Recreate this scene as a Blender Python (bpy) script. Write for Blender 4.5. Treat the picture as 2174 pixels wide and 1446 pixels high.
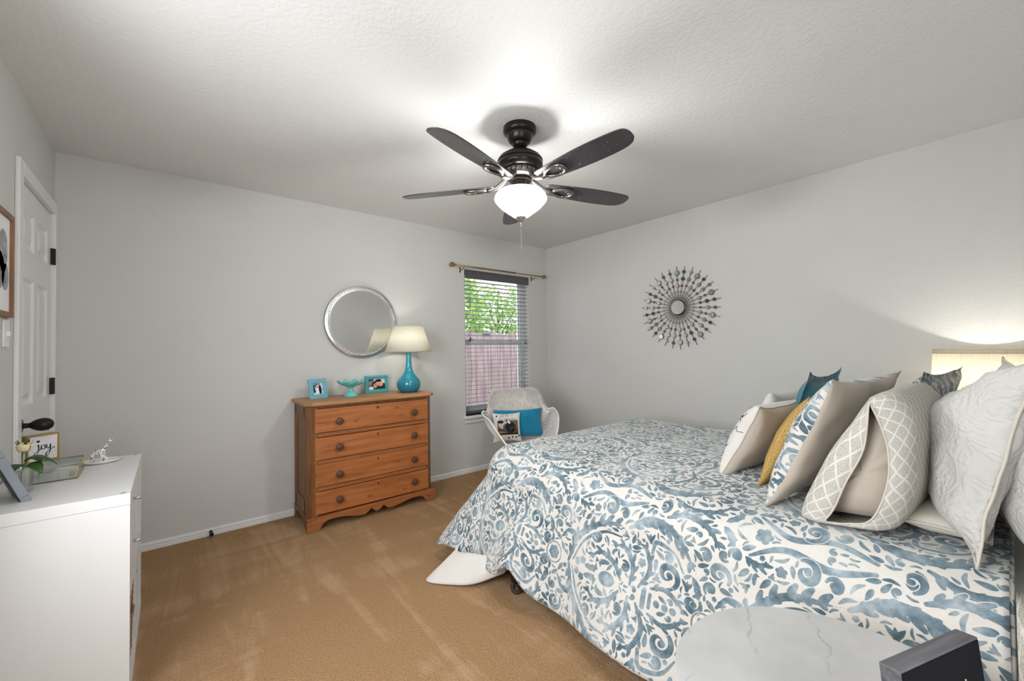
import bpy, bmesh, math, random
import numpy as np
from mathutils import Vector, Matrix, noise
S = bpy.context.scene
for o in list(bpy.data.objects): bpy.data.objects.remove(o)
PI = math.pi
sin, cos = math.sin, math.cos
random.seed(7)

# ------------------------------------------------------------------ camera, world, exposure
cam_d = bpy.data.cameras.new('camera'); cam = bpy.data.objects.new('camera', cam_d)
S.collection.objects.link(cam); S.camera = cam
cam_d.sensor_width = 36.0; cam_d.lens = 877.95/2174*36; cam_d.clip_start = .02
R_ = Vector((.77067927, -.6370737, -.01380436)); U_ = Vector((-.00209549, -.02419695, .99970501)); F_ = Vector((.6372198, .77042301, .01998307))
cam.matrix_world = Matrix(((R_.x, U_.x, -F_.x, -3.47993), (R_.y, U_.y, -F_.y, -3.54078), (R_.z, U_.z, -F_.z, 1.24954), (0, 0, 0, 1)))

S.view_settings.view_transform = 'Standard'; S.view_settings.look = 'None'
S.view_settings.gamma = 1.0; S.view_settings.use_curve_mapping = False
S.view_settings.exposure = 0.29
w = bpy.data.worlds.new('world'); S.world = w; w.use_nodes = True
bg = w.node_tree.nodes['Background']; bg.inputs[0].default_value = (.93, .95, 1.0, 1); bg.inputs[1].default_value = 2.4

def lamp(name, kind, loc, power, col=(1, 1, 1), rad=.05, rot=None, size=None):
    d = bpy.data.lights.new(name, kind); d.energy = power; d.color = col
    if kind in ('POINT', 'SPOT'): d.shadow_soft_size = rad
    if kind == 'AREA':
        d.shape = 'RECTANGLE'; d.size, d.size_y = size
    o = bpy.data.objects.new(name, d); S.collection.objects.link(o); o.location = loc
    if rot: o.rotation_euler = rot
    return o
# added fill light, shining in through an assumed doorway behind the camera
lamp('added_rear_fill', 'AREA', (-3.05, -4.6, 1.35), 25, (.98, .99, 1.0), rot=(PI/2, 0, 0), size=(1.6, 2.0))

# second added fill light, outside an assumed left-wall window beside the camera
lamp('added_side_fill', 'AREA', (-4.35, -2.55, 1.45), 42, (.97, .985, 1.0), rot=(0, -PI/2+.3, 0), size=(1.35, 1.25))

# ------------------------------------------------------------------ helpers
def link(o, parent=None):
    S.collection.objects.link(o)
    if parent: o.parent = parent
    return o
def tag(o, label=None, cat=None, group=None, kind=None):
    if label: o['label'] = label
    if cat: o['category'] = cat
    if group: o['group'] = group
    if kind: o['kind'] = kind
    return o
def thing(name, label, cat, loc=(0, 0, 0), rz=0, group=None):
    o = bpy.data.objects.new(name, None); o.empty_display_size = .1
    link(o); o.location = loc; o.rotation_euler = (0, 0, rz)
    return tag(o, label, cat, group)
def mesh_obj(name, me, m, parent=None, smooth=False):
    o = bpy.data.objects.new(name, me); link(o, parent)
    for x in (m if isinstance(m, (list, tuple)) else [m]): me.materials.append(x)
    if smooth: me.polygons.foreach_set('use_smooth', [True]*len(me.polygons))
    return o
def obj(name, bm, m, parent=None, smooth=False):
    bmesh.ops.recalc_face_normals(bm, faces=bm.faces)
    me = bpy.data.meshes.new(name); bm.to_mesh(me); bm.free()
    return mesh_obj(name, me, m, parent, smooth)
def pyobj(name, vs, fs, m, parent=None, smooth=True, uv=None, midx=None):
    me = bpy.data.meshes.new(name); me.from_pydata([tuple(v) for v in vs], [], fs)
    if uv is not None:
        l = me.uv_layers.new(name='uv'); idx = [0]*len(me.loops); me.loops.foreach_get('vertex_index', idx)
        l.data.foreach_set('uv', [c for i in idx for c in uv[i]])
    o = mesh_obj(name, me, m, parent, smooth)
    if midx is not None: me.polygons.foreach_set('material_index', midx)
    me.update()
    return o
def box(bm, lo, hi, bev=0, M=None, seg=2):
    r = bmesh.ops.create_cube(bm, size=1)
    vs = r['verts']
    for v in vs:
        v.co = Vector([lo[i]+(v.co[i]+.5)*(hi[i]-lo[i]) for i in range(3)])
    if bev > 0:
        es = list({e for v in vs for e in v.link_edges})
        rr = bmesh.ops.bevel(bm, geom=es, offset=bev, segments=seg, affect='EDGES', profile=.5)
        vs = list({v for f in rr['faces'] for v in f.verts} | {v for v in vs if v.is_valid})
    if M is not None:
        done = set()
        st = list(vs)
        allv = set(st)
        while st:
            v = st.pop()
            for e in v.link_edges:
                u = e.other_vert(v)
                if u not in allv: allv.add(u); st.append(u)
        for v in allv: v.co = M @ v.co
    return bm
def BM(*boxes):
    bm = bmesh.new()
    for b in boxes: box(bm, *b)
    return bm
def ring_mesh(rings, close_u=True, cap0=True, cap1=True):
    vs = [v for r in rings for v in r]; n = len(rings[0]); fs = []
    for i in range(len(rings)-1):
        for j in range(n if close_u else n-1):
            k = (j+1) % n
            fs.append((i*n+j, i*n+k, (i+1)*n+k, (i+1)*n+j))
    if cap0: fs.append(tuple(range(n-1, -1, -1)))
    if cap1: fs.append(tuple(range((len(rings)-1)*n, len(rings)*n)))
    return vs, fs
def lathe_v(prof, seg=40, c=(0, 0, 0), cap=True):
    rings = [[(c[0]+r*cos(2*PI*j/seg), c[1]+r*sin(2*PI*j/seg), c[2]+z) for j in range(seg)] for r, z in prof]
    return ring_mesh(rings, True, cap, cap)
def lathe(name, prof, m, parent=None, seg=40, c=(0, 0, 0), cap=True, smooth=True):
    vs, fs = lathe_v(prof, seg, c, cap)
    o = pyobj(name, vs, fs, m, parent, smooth)
    if smooth: o.modifiers.new('e', 'EDGE_SPLIT').split_angle = math.radians(40)
    return o
def tube_v(path, rad, seg=8, closed=False):
    path = [Vector(p) for p in path]; n = len(path); rings = []
    t0 = (path[1]-path[0]).normalized()
    up = Vector((0, 0, 1)) if abs(t0.z) < .9 else Vector((1, 0, 0))
    nrm = t0.cross(up).normalized()
    for i, p in enumerate(path):
        if closed: t = (path[(i+1) % n]-path[i-1]).normalized()
        else: t = (path[min(i+1, n-1)]-path[max(i-1, 0)]).normalized()
        nrm = (nrm-t*nrm.dot(t)).normalized(); b = t.cross(nrm)
        r = rad[i] if isinstance(rad, (list, tuple)) else rad
        rings.append([p+nrm*(r*cos(2*PI*j/seg))+b*(r*sin(2*PI*j/seg)) for j in range(seg)])
    if closed: rings.append(rings[0])
    return ring_mesh(rings, True, not closed, not closed)
class Acc:
    def __init__(s): s.v, s.f, s.m = [], [], []
    def add(s, vf, mi=0, M=None):
        n = len(s.v); s.v += [tuple(M @ Vector(v)) if M is not None else tuple(v) for v in vf[0]]
        s.f += [tuple(i+n for i in f) for f in vf[1]]; s.m += [mi]*len(vf[1]); return s
    def tube(s, path, r, seg=8, closed=False, mi=0): return s.add(tube_v(path, r, seg, closed), mi)
    def sphere(s, c, r, n=8, sc=(1, 1, 1)):
        vs = [(c[0], c[1], c[2]+r*sc[2])]; fs = []
        for i in range(1, n):
            for j in range(2*n):
                a, b = PI*i/n, PI*j/n
                vs.append((c[0]+r*sc[0]*sin(a)*cos(b), c[1]+r*sc[1]*sin(a)*sin(b), c[2]+r*sc[2]*cos(a)))
        vs.append((c[0], c[1], c[2]-r*sc[2])); L = len(vs)-1; m = 2*n
        for j in range(m): fs.append((0, 1+j, 1+(j+1) % m)); fs.append((L, L-m+(j+1) % m, L-m+j))
        for i in range(n-2):
            for j in range(m):
                a = 1+i*m; fs.append((a+j, a+m+j, a+m+(j+1) % m, a+(j+1) % m))
        return s.add((vs, fs))
    def build(s, name, m, parent=None, smooth=True):
        return pyobj(name, s.v, s.f, m, parent, smooth, midx=s.m if any(s.m) else None)
def prism(poly, d0, d1, axis='y'):
    """polygon in two axes extruded along the third"""
    def P(a, b, d): return (a, d, b) if axis == 'y' else ((d, a, b) if axis == 'x' else (a, b, d))
    n = len(poly)
    vs = [P(a, b, d0) for a, b in poly]+[P(a, b, d1) for a, b in poly]
    fs = [tuple(range(n)), tuple(range(2*n-1, n-1, -1))]+[(i, i+n, (i+1) % n+n, (i+1) % n) for i in range(n)]
    return vs, fs
def fixn(o):
    bm = bmesh.new(); bm.from_mesh(o.data); bmesh.ops.recalc_face_normals(bm, faces=bm.faces); bm.to_mesh(o.data); bm.free(); return o
def bev(o, wd, seg=2):
    b = o.modifiers.new('b', 'BEVEL'); b.width = wd; b.segments = seg; b.limit_method = 'ANGLE'; b.angle_limit = math.radians(50); return o
def dup(o, parent=None, **kw):
    c = o.copy(); S.collection.objects.link(c)
    if parent: c.parent = parent
    for k, v in kw.items(): setattr(c, k, v)
    return c
def dup_tree(root, loc, rz=0):
    r = root.copy(); S.collection.objects.link(r); r.location = loc; r.rotation_euler = (0, 0, rz)
    for ch in list(root.children):
        c = ch.copy(); S.collection.objects.link(c); c.parent = r
        for g in ch.children:
            d = g.copy(); S.collection.objects.link(d); d.parent = c
    return r

# ------------------------------------------------------------------ materials
def srgb(r, g, b):
    f = lambda c: (c/255/12.92 if c/255 <= .04045 else ((c/255+.055)/1.055)**2.4)
    return (f(r), f(g), f(b), 1)
class NT:
    def __init__(s, name):
        s.m = bpy.data.materials.new(name); s.m.use_nodes = True; s.t = s.m.node_tree; s.p = s.t.nodes['Principled BSDF']; s.out = s.t.nodes['Material Output']
    def n(s, typ, **kw):
        x = s.t.nodes.new('ShaderNode'+typ)
        for k, v in kw.items():
            if k in x.inputs: s.set(x.inputs[k], v)
            else: setattr(x, k, v)
        return x
    def set(s, inp, v):
        if isinstance(v, bpy.types.NodeSocket): s.t.links.new(v, inp)
        else:
            if inp.type == 'RGBA' and len(v) == 3: v = (*v, 1)
            inp.default_value = v
    def math(s, op, a, b=0.0, c=None):
        x = s.t.nodes.new('ShaderNodeMath'); x.operation = op; s.set(x.inputs[0], a); s.set(x.inputs[1], b)
        if c is not None: s.set(x.inputs[2], c)
        return x.outputs[0]
    def mix(s, f, a, b, bl='MIX'):
        x = s.t.nodes.new('ShaderNodeMix'); x.data_type = 'RGBA'; x.blend_type = bl; s.set(x.inputs[0], f); s.set(x.inputs[6], a); s.set(x.inputs[7], b); return x.outputs[2]
    def ramp(s, f, stops):
        x = s.t.nodes.new('ShaderNodeValToRGB'); s.set(x.inputs[0], f); e = x.color_ramp.elements
        while len(e) < len(stops): e.new(.5)
        for i, (p, c) in enumerate(stops): e[i].position = p; e[i].color = c if len(c) == 4 else (*c, 1)
        return x.outputs[0]
    def coord(s, kind='Object', scale=(1, 1, 1), rot=(0, 0, 0), loc=(0, 0, 0)):
        c = s.n('TexCoord'); mp = s.n('Mapping'); s.t.links.new(c.outputs[kind], mp.inputs[0])
        mp.inputs['Scale'].default_value = scale; mp.inputs['Rotation'].default_value = rot; mp.inputs['Location'].default_value = loc
        return mp.outputs[0]
    def noise(s, vec, scale, detail=2, rough=.5, dist=0):
        x = s.n('TexNoise'); s.t.links.new(vec, x.inputs['Vector']); x.inputs['Scale'].default_value = scale; x.inputs['Detail'].default_value = detail
        x.inputs['Roughness'].default_value = rough; x.inputs['Distortion'].default_value = dist; return x.outputs['Fac']
    def bump(s, h, st=.2, dist=.01):
        b = s.n('Bump'); s.set(b.inputs['Height'], h); b.inputs['Strength'].default_value = st; b.inputs['Distance'].default_value = dist
        s.t.links.new(b.outputs[0], s.p.inputs['Normal']); return b
    def base(s, c): s.set(s.p.inputs['Base Color'], c)
    def set_p(s, **kw):
        for k, v in kw.items(): s.set(s.p.inputs[k.replace('_', ' ')], v)
        return s
def mat(name, col, rough=.5, metal=0, spec=.5, var=.04, sc=12, bump=0, bsc=200, coat=0):
    """plain procedural material: base colour with a little noise variation"""
    t = NT(name); v = t.coord('Object'); nz = t.noise(v, sc, 3)
    d = tuple(c*(1-var*1.5) for c in col[:3])+(1,); b = tuple(min(1, c*(1+var)) for c in col[:3])+(1,)
    t.base(t.ramp(nz, [(.3, d), (.7, b)])); t.set_p(Roughness=rough, Metallic=metal, Specular_IOR_Level=spec)
    if coat: t.set_p(Coat_Weight=coat, Coat_Roughness=.05)
    if bump: t.bump(t.noise(v, bsc, 2), bump, .002)
    return t.m
M = {}
def mk_wall(name, col, sc, st, dist, rough=.75):
    t = NT(name); v = t.coord('Object'); n1 = t.noise(v, sc, 3, .55); n2 = t.noise(v, 2.2, 2)
    t.base(t.ramp(n2, [(.3, tuple(c*.97 for c in col[:3])), (.7, col)])); t.set_p(Roughness=rough, Specular_IOR_Level=.25)
    t.bump(t.ramp(n1, [(.38, (0, 0, 0)), (.62, (1, 1, 1))]), st, dist); return t.m
M['wall'] = mk_wall('wall_paint', (.60, .60, .58, 1), 85, .16, .003)
M['ceiling'] = mk_wall('ceiling_texture', (.74, .74, .73, 1), 60, .22, .004)
M['white'] = mat('white_paint', (.76, .76, .75), .4, var=.006)
M['trim'] = mat('white_trim', (.74, .74, .74), .35, var=.006)
M['laminate'] = mat('white_laminate', (.69, .69, .685), .38, var=.006)
M['black'] = mat('black_metal', (.009, .009, .010), .35, spec=.3)
M['bronze'] = mat('dark_bronze', (.022, .019, .018), .28, .6, sc=30)
M['iron'] = mat('bronze_bracket', (.19, .165, .155), .26, .85)
M['gold'] = mat('antique_gold', (.35, .24, .09), .35, .9)
M['brass'] = mat('brass', (.55, .40, .16), .3, .95)
M['silver'] = mat('silver', (.75, .76, .77), .2, 1)
M['chrome'] = mat('nickel', (.55, .55, .56), .25, 1)
def mk_mirror(name='mirror_glass', c=(.82, .83, .83, 1)):
    t = NT(name); t.base(c); t.set_p(Metallic=1, Roughness=.015); return t.m
M['mirror'] = mk_mirror()
def mk_wood(name, c1, c2, c3, rough=.45, ax='x', knots=True, sc=1.0):
    t = NT(name); s = {'x': (1.2, 14, 14), 'y': (14, 1.2, 14), 'z': (14, 14, 1.2)}[ax]
    v = t.coord('Object', tuple(a*sc for a in s)); n1 = t.noise(v, 2.2, 5, .6, .8)
    v2 = t.coord('Object', tuple(a*sc*3 for a in s)); n2 = t.noise(v2, 6, 3, .6)
    c = t.ramp(n1, [(.28, c1), (.5, c2), (.72, c3)])
    c = t.mix(t.math('MULTIPLY', n2, .28), c, c1, 'MULTIPLY')
    if knots:
        v3 = t.coord('Object', (9, 9, 22) if ax == 'x' else (22, 9, 9)); k = t.noise(v3, 1.1, 2)
        c = t.mix(t.ramp(k, [(.66, (0, 0, 0)), (.74, (.55, .55, .55))]), c, tuple(a*.35 for a in c1[:3])+(1,))
    t.base(c); t.set_p(Roughness=rough, Specular_IOR_Level=.4); t.bump(n2, .12, .002); return t.m
M['pine'] = mk_wood('orange_pine', (.30, .095, .028), (.42, .150, .045), (.50, .20, .065))
M['pine_top'] = mk_wood('worn_pine_top', (.33, .16, .062), (.45, .23, .095), (.54, .30, .14))
M['pine_frame'] = mk_wood('brown_pine', (.145, .062, .022), (.22, .098, .036), (.29, .135, .052), ax='z')
M['pine_base'] = mk_wood('red_pine', (.24, .082, .026), (.34, .125, .04), (.42, .165, .055))
M['knob'] = mk_wood('knob_wood', (.06, .025, .012), (.11, .048, .024), (.16, .075, .04), knots=False, sc=4)
M['oak'] = mk_wood('oak_frame', (.17, .08, .035), (.26, .13, .06), (.34, .18, .09), ax='z', knots=False)
M['greywood'] = mk_wood('grey_weathered_wood', (.05, .05, .055), (.11, .11, .12), (.17, .17, .18), knots=False, sc=2)
M['paper'] = mat('white_paper', (.82, .82, .82), .7)
M['ink'] = mat('black_ink', (.008, .008, .010), .75, spec=.08)
M['ink_grey'] = mat('grey_wash', (.35, .36, .38), .8, var=.4, sc=20)
def mk_carpet():
    t = NT('brown_carpet'); v = t.coord('Object'); n1 = t.noise(v, 190, 3, .7); n2 = t.noise(v, 55, 2, .6)
    vor = t.n('TexVoronoi'); t.t.links.new(v, vor.inputs['Vector']); vor.inputs['Scale'].default_value = 130
    v2 = t.coord('Object', (3.4, .40, 1), (0, 0, .75)); n3 = t.noise(v2, 2.3, 3, .6, .9)
    v3 = t.coord('Object', (.35, 3.2, 1), (0, 0, .35)); n4 = t.noise(v3, 1.9, 2, .6, .6)
    c = t.ramp(n1, [(.25, (.24, .135, .065)), (.5, (.42, .255, .130)), (.75, (.62, .41, .235))])
    c = t.mix(t.ramp(t.math('ADD', t.math('MULTIPLY', n3, .6), t.math('MULTIPLY', n4, .4)), [(.50, (0, 0, 0)), (.62, (.42, .42, .42))]), c, (.66, .46, .29, 1))
    t.base(c); t.set_p(Roughness=1.0, Specular_IOR_Level=.05)
    t.bump(t.math('ADD', t.math('MULTIPLY', n1, .7), t.math('MULTIPLY', n2, .6)), .9, .012); return t.m
M['carpet'] = mk_carpet()
def mk_glass(name, tint=(1, 1, 1, 1), fac=.12):
    t = NT(name); tr = t.n('BsdfTransparent'); gl = t.n('BsdfGlossy'); tr.inputs[0].default_value = tint; gl.inputs['Roughness'].default_value = .02
    mx = t.n('MixShader'); mx.inputs[0].default_value = fac; t.t.links.new(tr.outputs[0], mx.inputs[1]); t.t.links.new(gl.outputs[0], mx.inputs[2]); t.t.links.new(mx.outputs[0], t.out.inputs[0]); return t.m
M['pane'] = mk_glass('window_pane', (.97, .98, .98, 1), .05)
M['glass'] = mk_glass('clear_glass', (.93, .95, .94, 1), .14)
def mk_cloth(name, col, bump=.15, bsc=350, rough=.95, var=.06, sheen=.2):
    t = NT(name); v = t.coord('Object'); nz = t.noise(v, 9, 3); w = t.noise(v, bsc, 2)
    t.base(t.ramp(nz, [(.3, tuple(c*(1-var) for c in col)), (.7, tuple(col))])); t.set_p(Roughness=rough, Specular_IOR_Level=.1, Sheen_Weight=sheen)
    t.bump(w, bump, .002); return t.m
M['beige'] = mk_cloth('beige_cotton', (.51, .455, .385))
M['cream'] = mk_cloth('cream_cotton', (.62, .58, .50))
M['whitecloth'] = mk_cloth('white_cotton', (.66, .64, .605))
M['teal'] = mk_cloth('teal_velvet', (.012, .165, .24), .3, 160, var=.25, sheen=.5)
M['bluevelvet'] = mk_cloth('blue_velvet', (.008, .21, .36), .35, 120, var=.3, sheen=.5)
def mk_gold_weave():
    t = NT('mustard_weave'); v = t.coord('UV', (1, 1, 1)); n1 = t.noise(v, 300, 2, .6)
    wv = t.n('TexWave'); t.t.links.new(v, wv.inputs[0]); wv.inputs['Scale'].default_value = 190; wv.inputs['Distortion'].default_value = 6; wv.inputs['Detail Scale'].default_value = 2
    f = t.math('ADD', t.math('MULTIPLY', n1, .8), t.math('MULTIPLY', wv.outputs['Fac'], .2))
    t.base(t.ramp(f, [(.32, (.20, .11, .03)), (.5, (.50, .31, .09)), (.8, (.78, .60, .32))])); t.set_p(Roughness=.9, Specular_IOR_Level=.1)
    t.bump(f, .6, .004); return t.m
M['mustard'] = mk_gold_weave()
def mk_lattice():
    t = NT('grey_lattice_cloth'); c = t.n('TexCoord'); sep = t.n('SeparateXYZ'); t.t.links.new(c.outputs['UV'], sep.inputs[0]); x, y = sep.outputs[0], sep.outputs[1]
    k = 30.0
    def ln(e):
        f = t.math('FRACT', t.math('MULTIPLY', e, k)); d = t.math('ABSOLUTE', t.math('SUBTRACT', f, .5)); return t.math('GREATER_THAN', d, .425)
    a = ln(t.math('ADD', x, t.math('MULTIPLY', y, .62))); b = ln(t.math('SUBTRACT', x, t.math('MULTIPLY', y, .62)))
    l = t.math('MAXIMUM', a, b); sp = t.noise(c.outputs['UV'], 420, 2, .7)
    g = t.ramp(sp, [(.40, (.36, .345, .31)), (.56, (.57, .55, .50))])
    t.base(t.mix(l, g, (.66, .645, .60, 1))); t.set_p(Roughness=.95, Specular_IOR_Level=.1); t.bump(sp, .1, .002); return t.m
M['lattice'] = mk_lattice()
def mk_marble():
    t = NT('white_marble'); v = t.coord('Object', (1, 1, 1), (0, 0, 1.1)); n = t.noise(v, 5, 5, .6)
    wv = t.n('TexWave', bands_direction='X'); t.t.links.new(v, wv.inputs[0]); wv.inputs['Scale'].default_value = 2.4; wv.inputs['Distortion'].default_value = 3.2; wv.inputs['Detail'].default_value = 4; wv.inputs['Detail Scale'].default_value = 2.0; wv.inputs['Detail Roughness'].default_value = .62
    vein = t.ramp(wv.outputs['Fac'], [(0, (.8, .8, .8)), (.010, (.0, .0, .0))])
    msk = t.ramp(t.noise(v, 9, 3), [(.42, (0, 0, 0)), (.62, (.75, .75, .75))])
    c = t.ramp(n, [(.3, (.41, .41, .41)), (.65, (.51, .51, .505))])
    t.base(t.mix(t.math('MULTIPLY', vein, msk), c, (.27, .28, .29, 1))); t.set_p(Roughness=.22, Specular_IOR_Level=.5); return t.m
M['marble'] = mk_marble()
def mk_emit_shade(name, col, em, trans=.6):
    t = NT(name); d = t.n('BsdfDiffuse'); tr = t.n('BsdfTranslucent'); v = t.coord('Object', (1, 1, .12)); n = t.noise(v, 190, 2)
    c = t.ramp(n, [(.3, tuple(a*.90 for a in col)), (.7, tuple(col))])
    t.set(d.inputs[0], c); t.set(tr.inputs[0], c); mx = t.n('MixShader'); mx.inputs[0].default_value = trans
    t.t.links.new(d.outputs[0], mx.inputs[1]); t.t.links.new(tr.outputs[0], mx.inputs[2])
    t.t.links.new(mx.outputs[0], t.out.inputs[0]); return t.m
M['linen_shade'] = mk_emit_shade('linen_lamp_shade', (.92, .875, .76), 0, .6)
M['cream_shade'] = mk_emit_shade('cream_lamp_shade', (.92, .90, .80), 0, .45)
def mk_emis(name, col, st, base=(.9, .9, .9, 1)):
    t = NT(name); t.base(base); t.set_p(Emission_Color=col, Emission_Strength=st, Roughness=.25); return t.m
M['bulb'] = mk_emis('lit_bulb', (1, .93, .8, 1), 12)
def mk_bowl():
    # alabaster glass: lets part of the bulb light straight through, glows with the rest
    t = NT('alabaster_glass_bowl'); v = t.coord('Object'); n = t.noise(v, 9, 3, .6, 2.5); e = t.n('Emission'); tr = t.n('BsdfTransparent'); gl = t.n('BsdfGlossy'); gl.inputs['Roughness'].default_value = .15
    st = t.ramp(n, [(.44, (.95, .97, 1.0)), (.5, (.80, .81, .83)), (.56, (.95, .97, 1.0))]); t.set(e.inputs[0], st); e.inputs[1].default_value = 1.2
    m1 = t.n('MixShader'); m1.inputs[0].default_value = .74; t.t.links.new(tr.outputs[0], m1.inputs[1]); t.t.links.new(e.outputs[0], m1.inputs[2])
    m2 = t.n('MixShader'); m2.inputs[0].default_value = .04; t.t.links.new(m1.outputs[0], m2.inputs[1]); t.t.links.new(gl.outputs[0], m2.inputs[2]); t.t.links.new(m2.outputs[0], t.out.inputs[0]); return t.m
M['bowl'] = mk_bowl()
def mk_blue_lamp():
    t = NT('blue_glaze'); v = t.coord('Object'); sep = t.n('SeparateXYZ'); t.t.links.new(v, sep.inputs[0])
    t.base(t.ramp(t.math('MULTIPLY', sep.outputs[2], 2.4), [(0, (.008, .16, .26)), (.35, (.01, .25, .34)), (.9, (.03, .38, .42))])); t.set_p(Roughness=.12, Coat_Weight=.6, Coat_Roughness=.04); return t.m
M['blueglaze'] = mk_blue_lamp()
M['aqua'] = mat('aqua_milk_glass', (.16, .56, .53), .15, bump=.25, bsc=90)
M['skyblue'] = mat('sky_blue_paint', (.16, .44, .56), .4)
M['tealpaint'] = mat('teal_paint', (.07, .33, .35), .3)
M['green'] = mat('leaf_green', (.035, .10, .02), .4, var=.3)
M['stem'] = mat('pale_stem', (.33, .42, .24), .5)
M['petal'] = mat('cream_petal', (.78, .66, .40), .6)
M['greyframe'] = mat('grey_painted_frame', (.23, .26, .29), .45)
M['goldpaint'] = mat('gold_painted_wood', (.46, .29, .07), .4, .3)
M['blind'] = mat('dark_blind', (.062, .055, .058), .25, spec=.8, coat=.6)
M['vinyl'] = mat('white_vinyl', (.82, .85, .88), .4)
M['porcelain'] = mat('white_porcelain', (.80, .78, .74), .2)
def mk_spots():
    t = NT('spotted_porcelain'); v = t.coord('Object'); vo = t.n('TexVoronoi'); t.t.links.new(v, vo.inputs['Vector']); vo.inputs['Scale'].default_value = 120
    t.base(t.ramp(vo.outputs['Distance'], [(.33, (.10, .085, .07)), (.42, (.80, .78, .74))])); t.set_p(Roughness=.25); return t.m
M['spots'] = mk_spots()
def mk_wicker():
    t = NT('woven_wicker'); v = t.coord('Object', (30, 30, 60)); n = t.noise(v, 3, 3, .6, 1.5)
    t.base(t.ramp(n, [(.3, (.10, .05, .025)), (.55, (.33, .19, .11)), (.8, (.52, .33, .21))])); t.set_p(Roughness=.7); t.bump(n, .8, .01); return t.m
M['wicker'] = mk_wicker()
M['plastic'] = mat('white_plastic', (.78, .78, .77), .35)
M['fur'] = mk_cloth('white_fur', (.80, .77, .72), .4, 120, var=.15, sheen=.4)
def mk_blade():
    t = NT('dark_fan_blade'); v = t.coord('Object', (2, 30, 30)); n = t.noise(v, 4, 4, .6); v2 = t.coord('Object'); sp = t.noise(v2, 75, 1)
    c = t.ramp(n, [(.3, (.012, .011, .014)), (.7, (.035, .032, .038))])
    t.base(t.mix(t.ramp(sp, [(.73, (0, 0, 0)), (.76, (.8, .8, .8))]), c, (.5, .5, .5, 1))); t.set_p(Roughness=.36, Specular_IOR_Level=.7, Coat_Weight=.5, Coat_Roughness=.22); return t.m
M['blade'] = mk_blade()
def mk_fence():
    t = NT('fence_boards'); v = t.coord('Object', (7, 7, .9)); n = t.noise(v, 3, 4, .6)
    t.base(t.ramp(n, [(.3, (.23, .165, .175)), (.6, (.36, .275, .29)), (.8, (.45, .36, .38))])); t.set_p(Roughness=.9); return t.m
M['fence'] = mk_fence()
def mk_leaf():
    t = NT('sunlit_leaves'); oi = t.coord('Object', (3, 3, 3)); n = t.noise(oi, 2.5, 3)
    c = t.ramp(n, [(.3, (.14, .34, .12)), (.5, (.36, .60, .20)), (.7, (.68, .80, .28))])
    d = t.n('BsdfDiffuse'); tr = t.n('BsdfTranslucent'); t.set(d.inputs[0], c); t.set(tr.inputs[0], c); mx = t.n('MixShader'); mx.inputs[0].default_value = .5
    t.t.links.new(d.outputs[0], mx.inputs[1]); t.t.links.new(tr.outputs[0], mx.inputs[2]); t.t.links.new(mx.outputs[0], t.out.inputs[0]); return t.m
M['leaf'] = mk_leaf()
M['lawn'] = mat('lawn', (.12, .2, .05), .95, var=.3, sc=6)
# ------------------------------------------------------------------ painted patterns (arrays painted here, nothing is loaded)
def to_image(name, rgb):
    h, wd = rgb.shape[:2]; im = bpy.data.images.new(name, wd, h)
    a = np.ones((h, wd, 4), np.float32); a[..., :3] = np.clip(rgb, 0, 1); im.pixels.foreach_set(a.ravel()); im.update(); im.pack(); return im
def img_mat(name, rgb, rough=.9, bump=0, scale=(1, 1, 1), sheen=0):
    t = NT(name); tx = t.n('TexImage'); tx.image = to_image(name, rgb); v = t.coord('UV', scale); t.t.links.new(v, tx.inputs[0])
    t.t.links.new(tx.outputs[0], t.p.inputs['Base Color']); t.set_p(Roughness=rough, Specular_IOR_Level=.12, Sheen_Weight=sheen)
    if bump: t.bump(t.noise(t.coord('UV'), 420, 2), bump, .002)
    return t.m
rng = np.random.default_rng(11)
def value_noise(n, k):
    g = rng.random((k, k)); g = np.concatenate([g, g[:1]], 0); g = np.concatenate([g, g[:, :1]], 1)
    x = np.arange(n)*k/n; i = x.astype(int); f = x-i; f = f*f*(3-2*f)
    a = g[i][:, i]*(1-f)[None, :]+g[i][:, i+1]*f[None, :]; b = g[i+1][:, i]*(1-f)[None, :]+g[i+1][:, i+1]*f[None, :]
    return a*(1-f)[:, None]+b*f[:, None]
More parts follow.
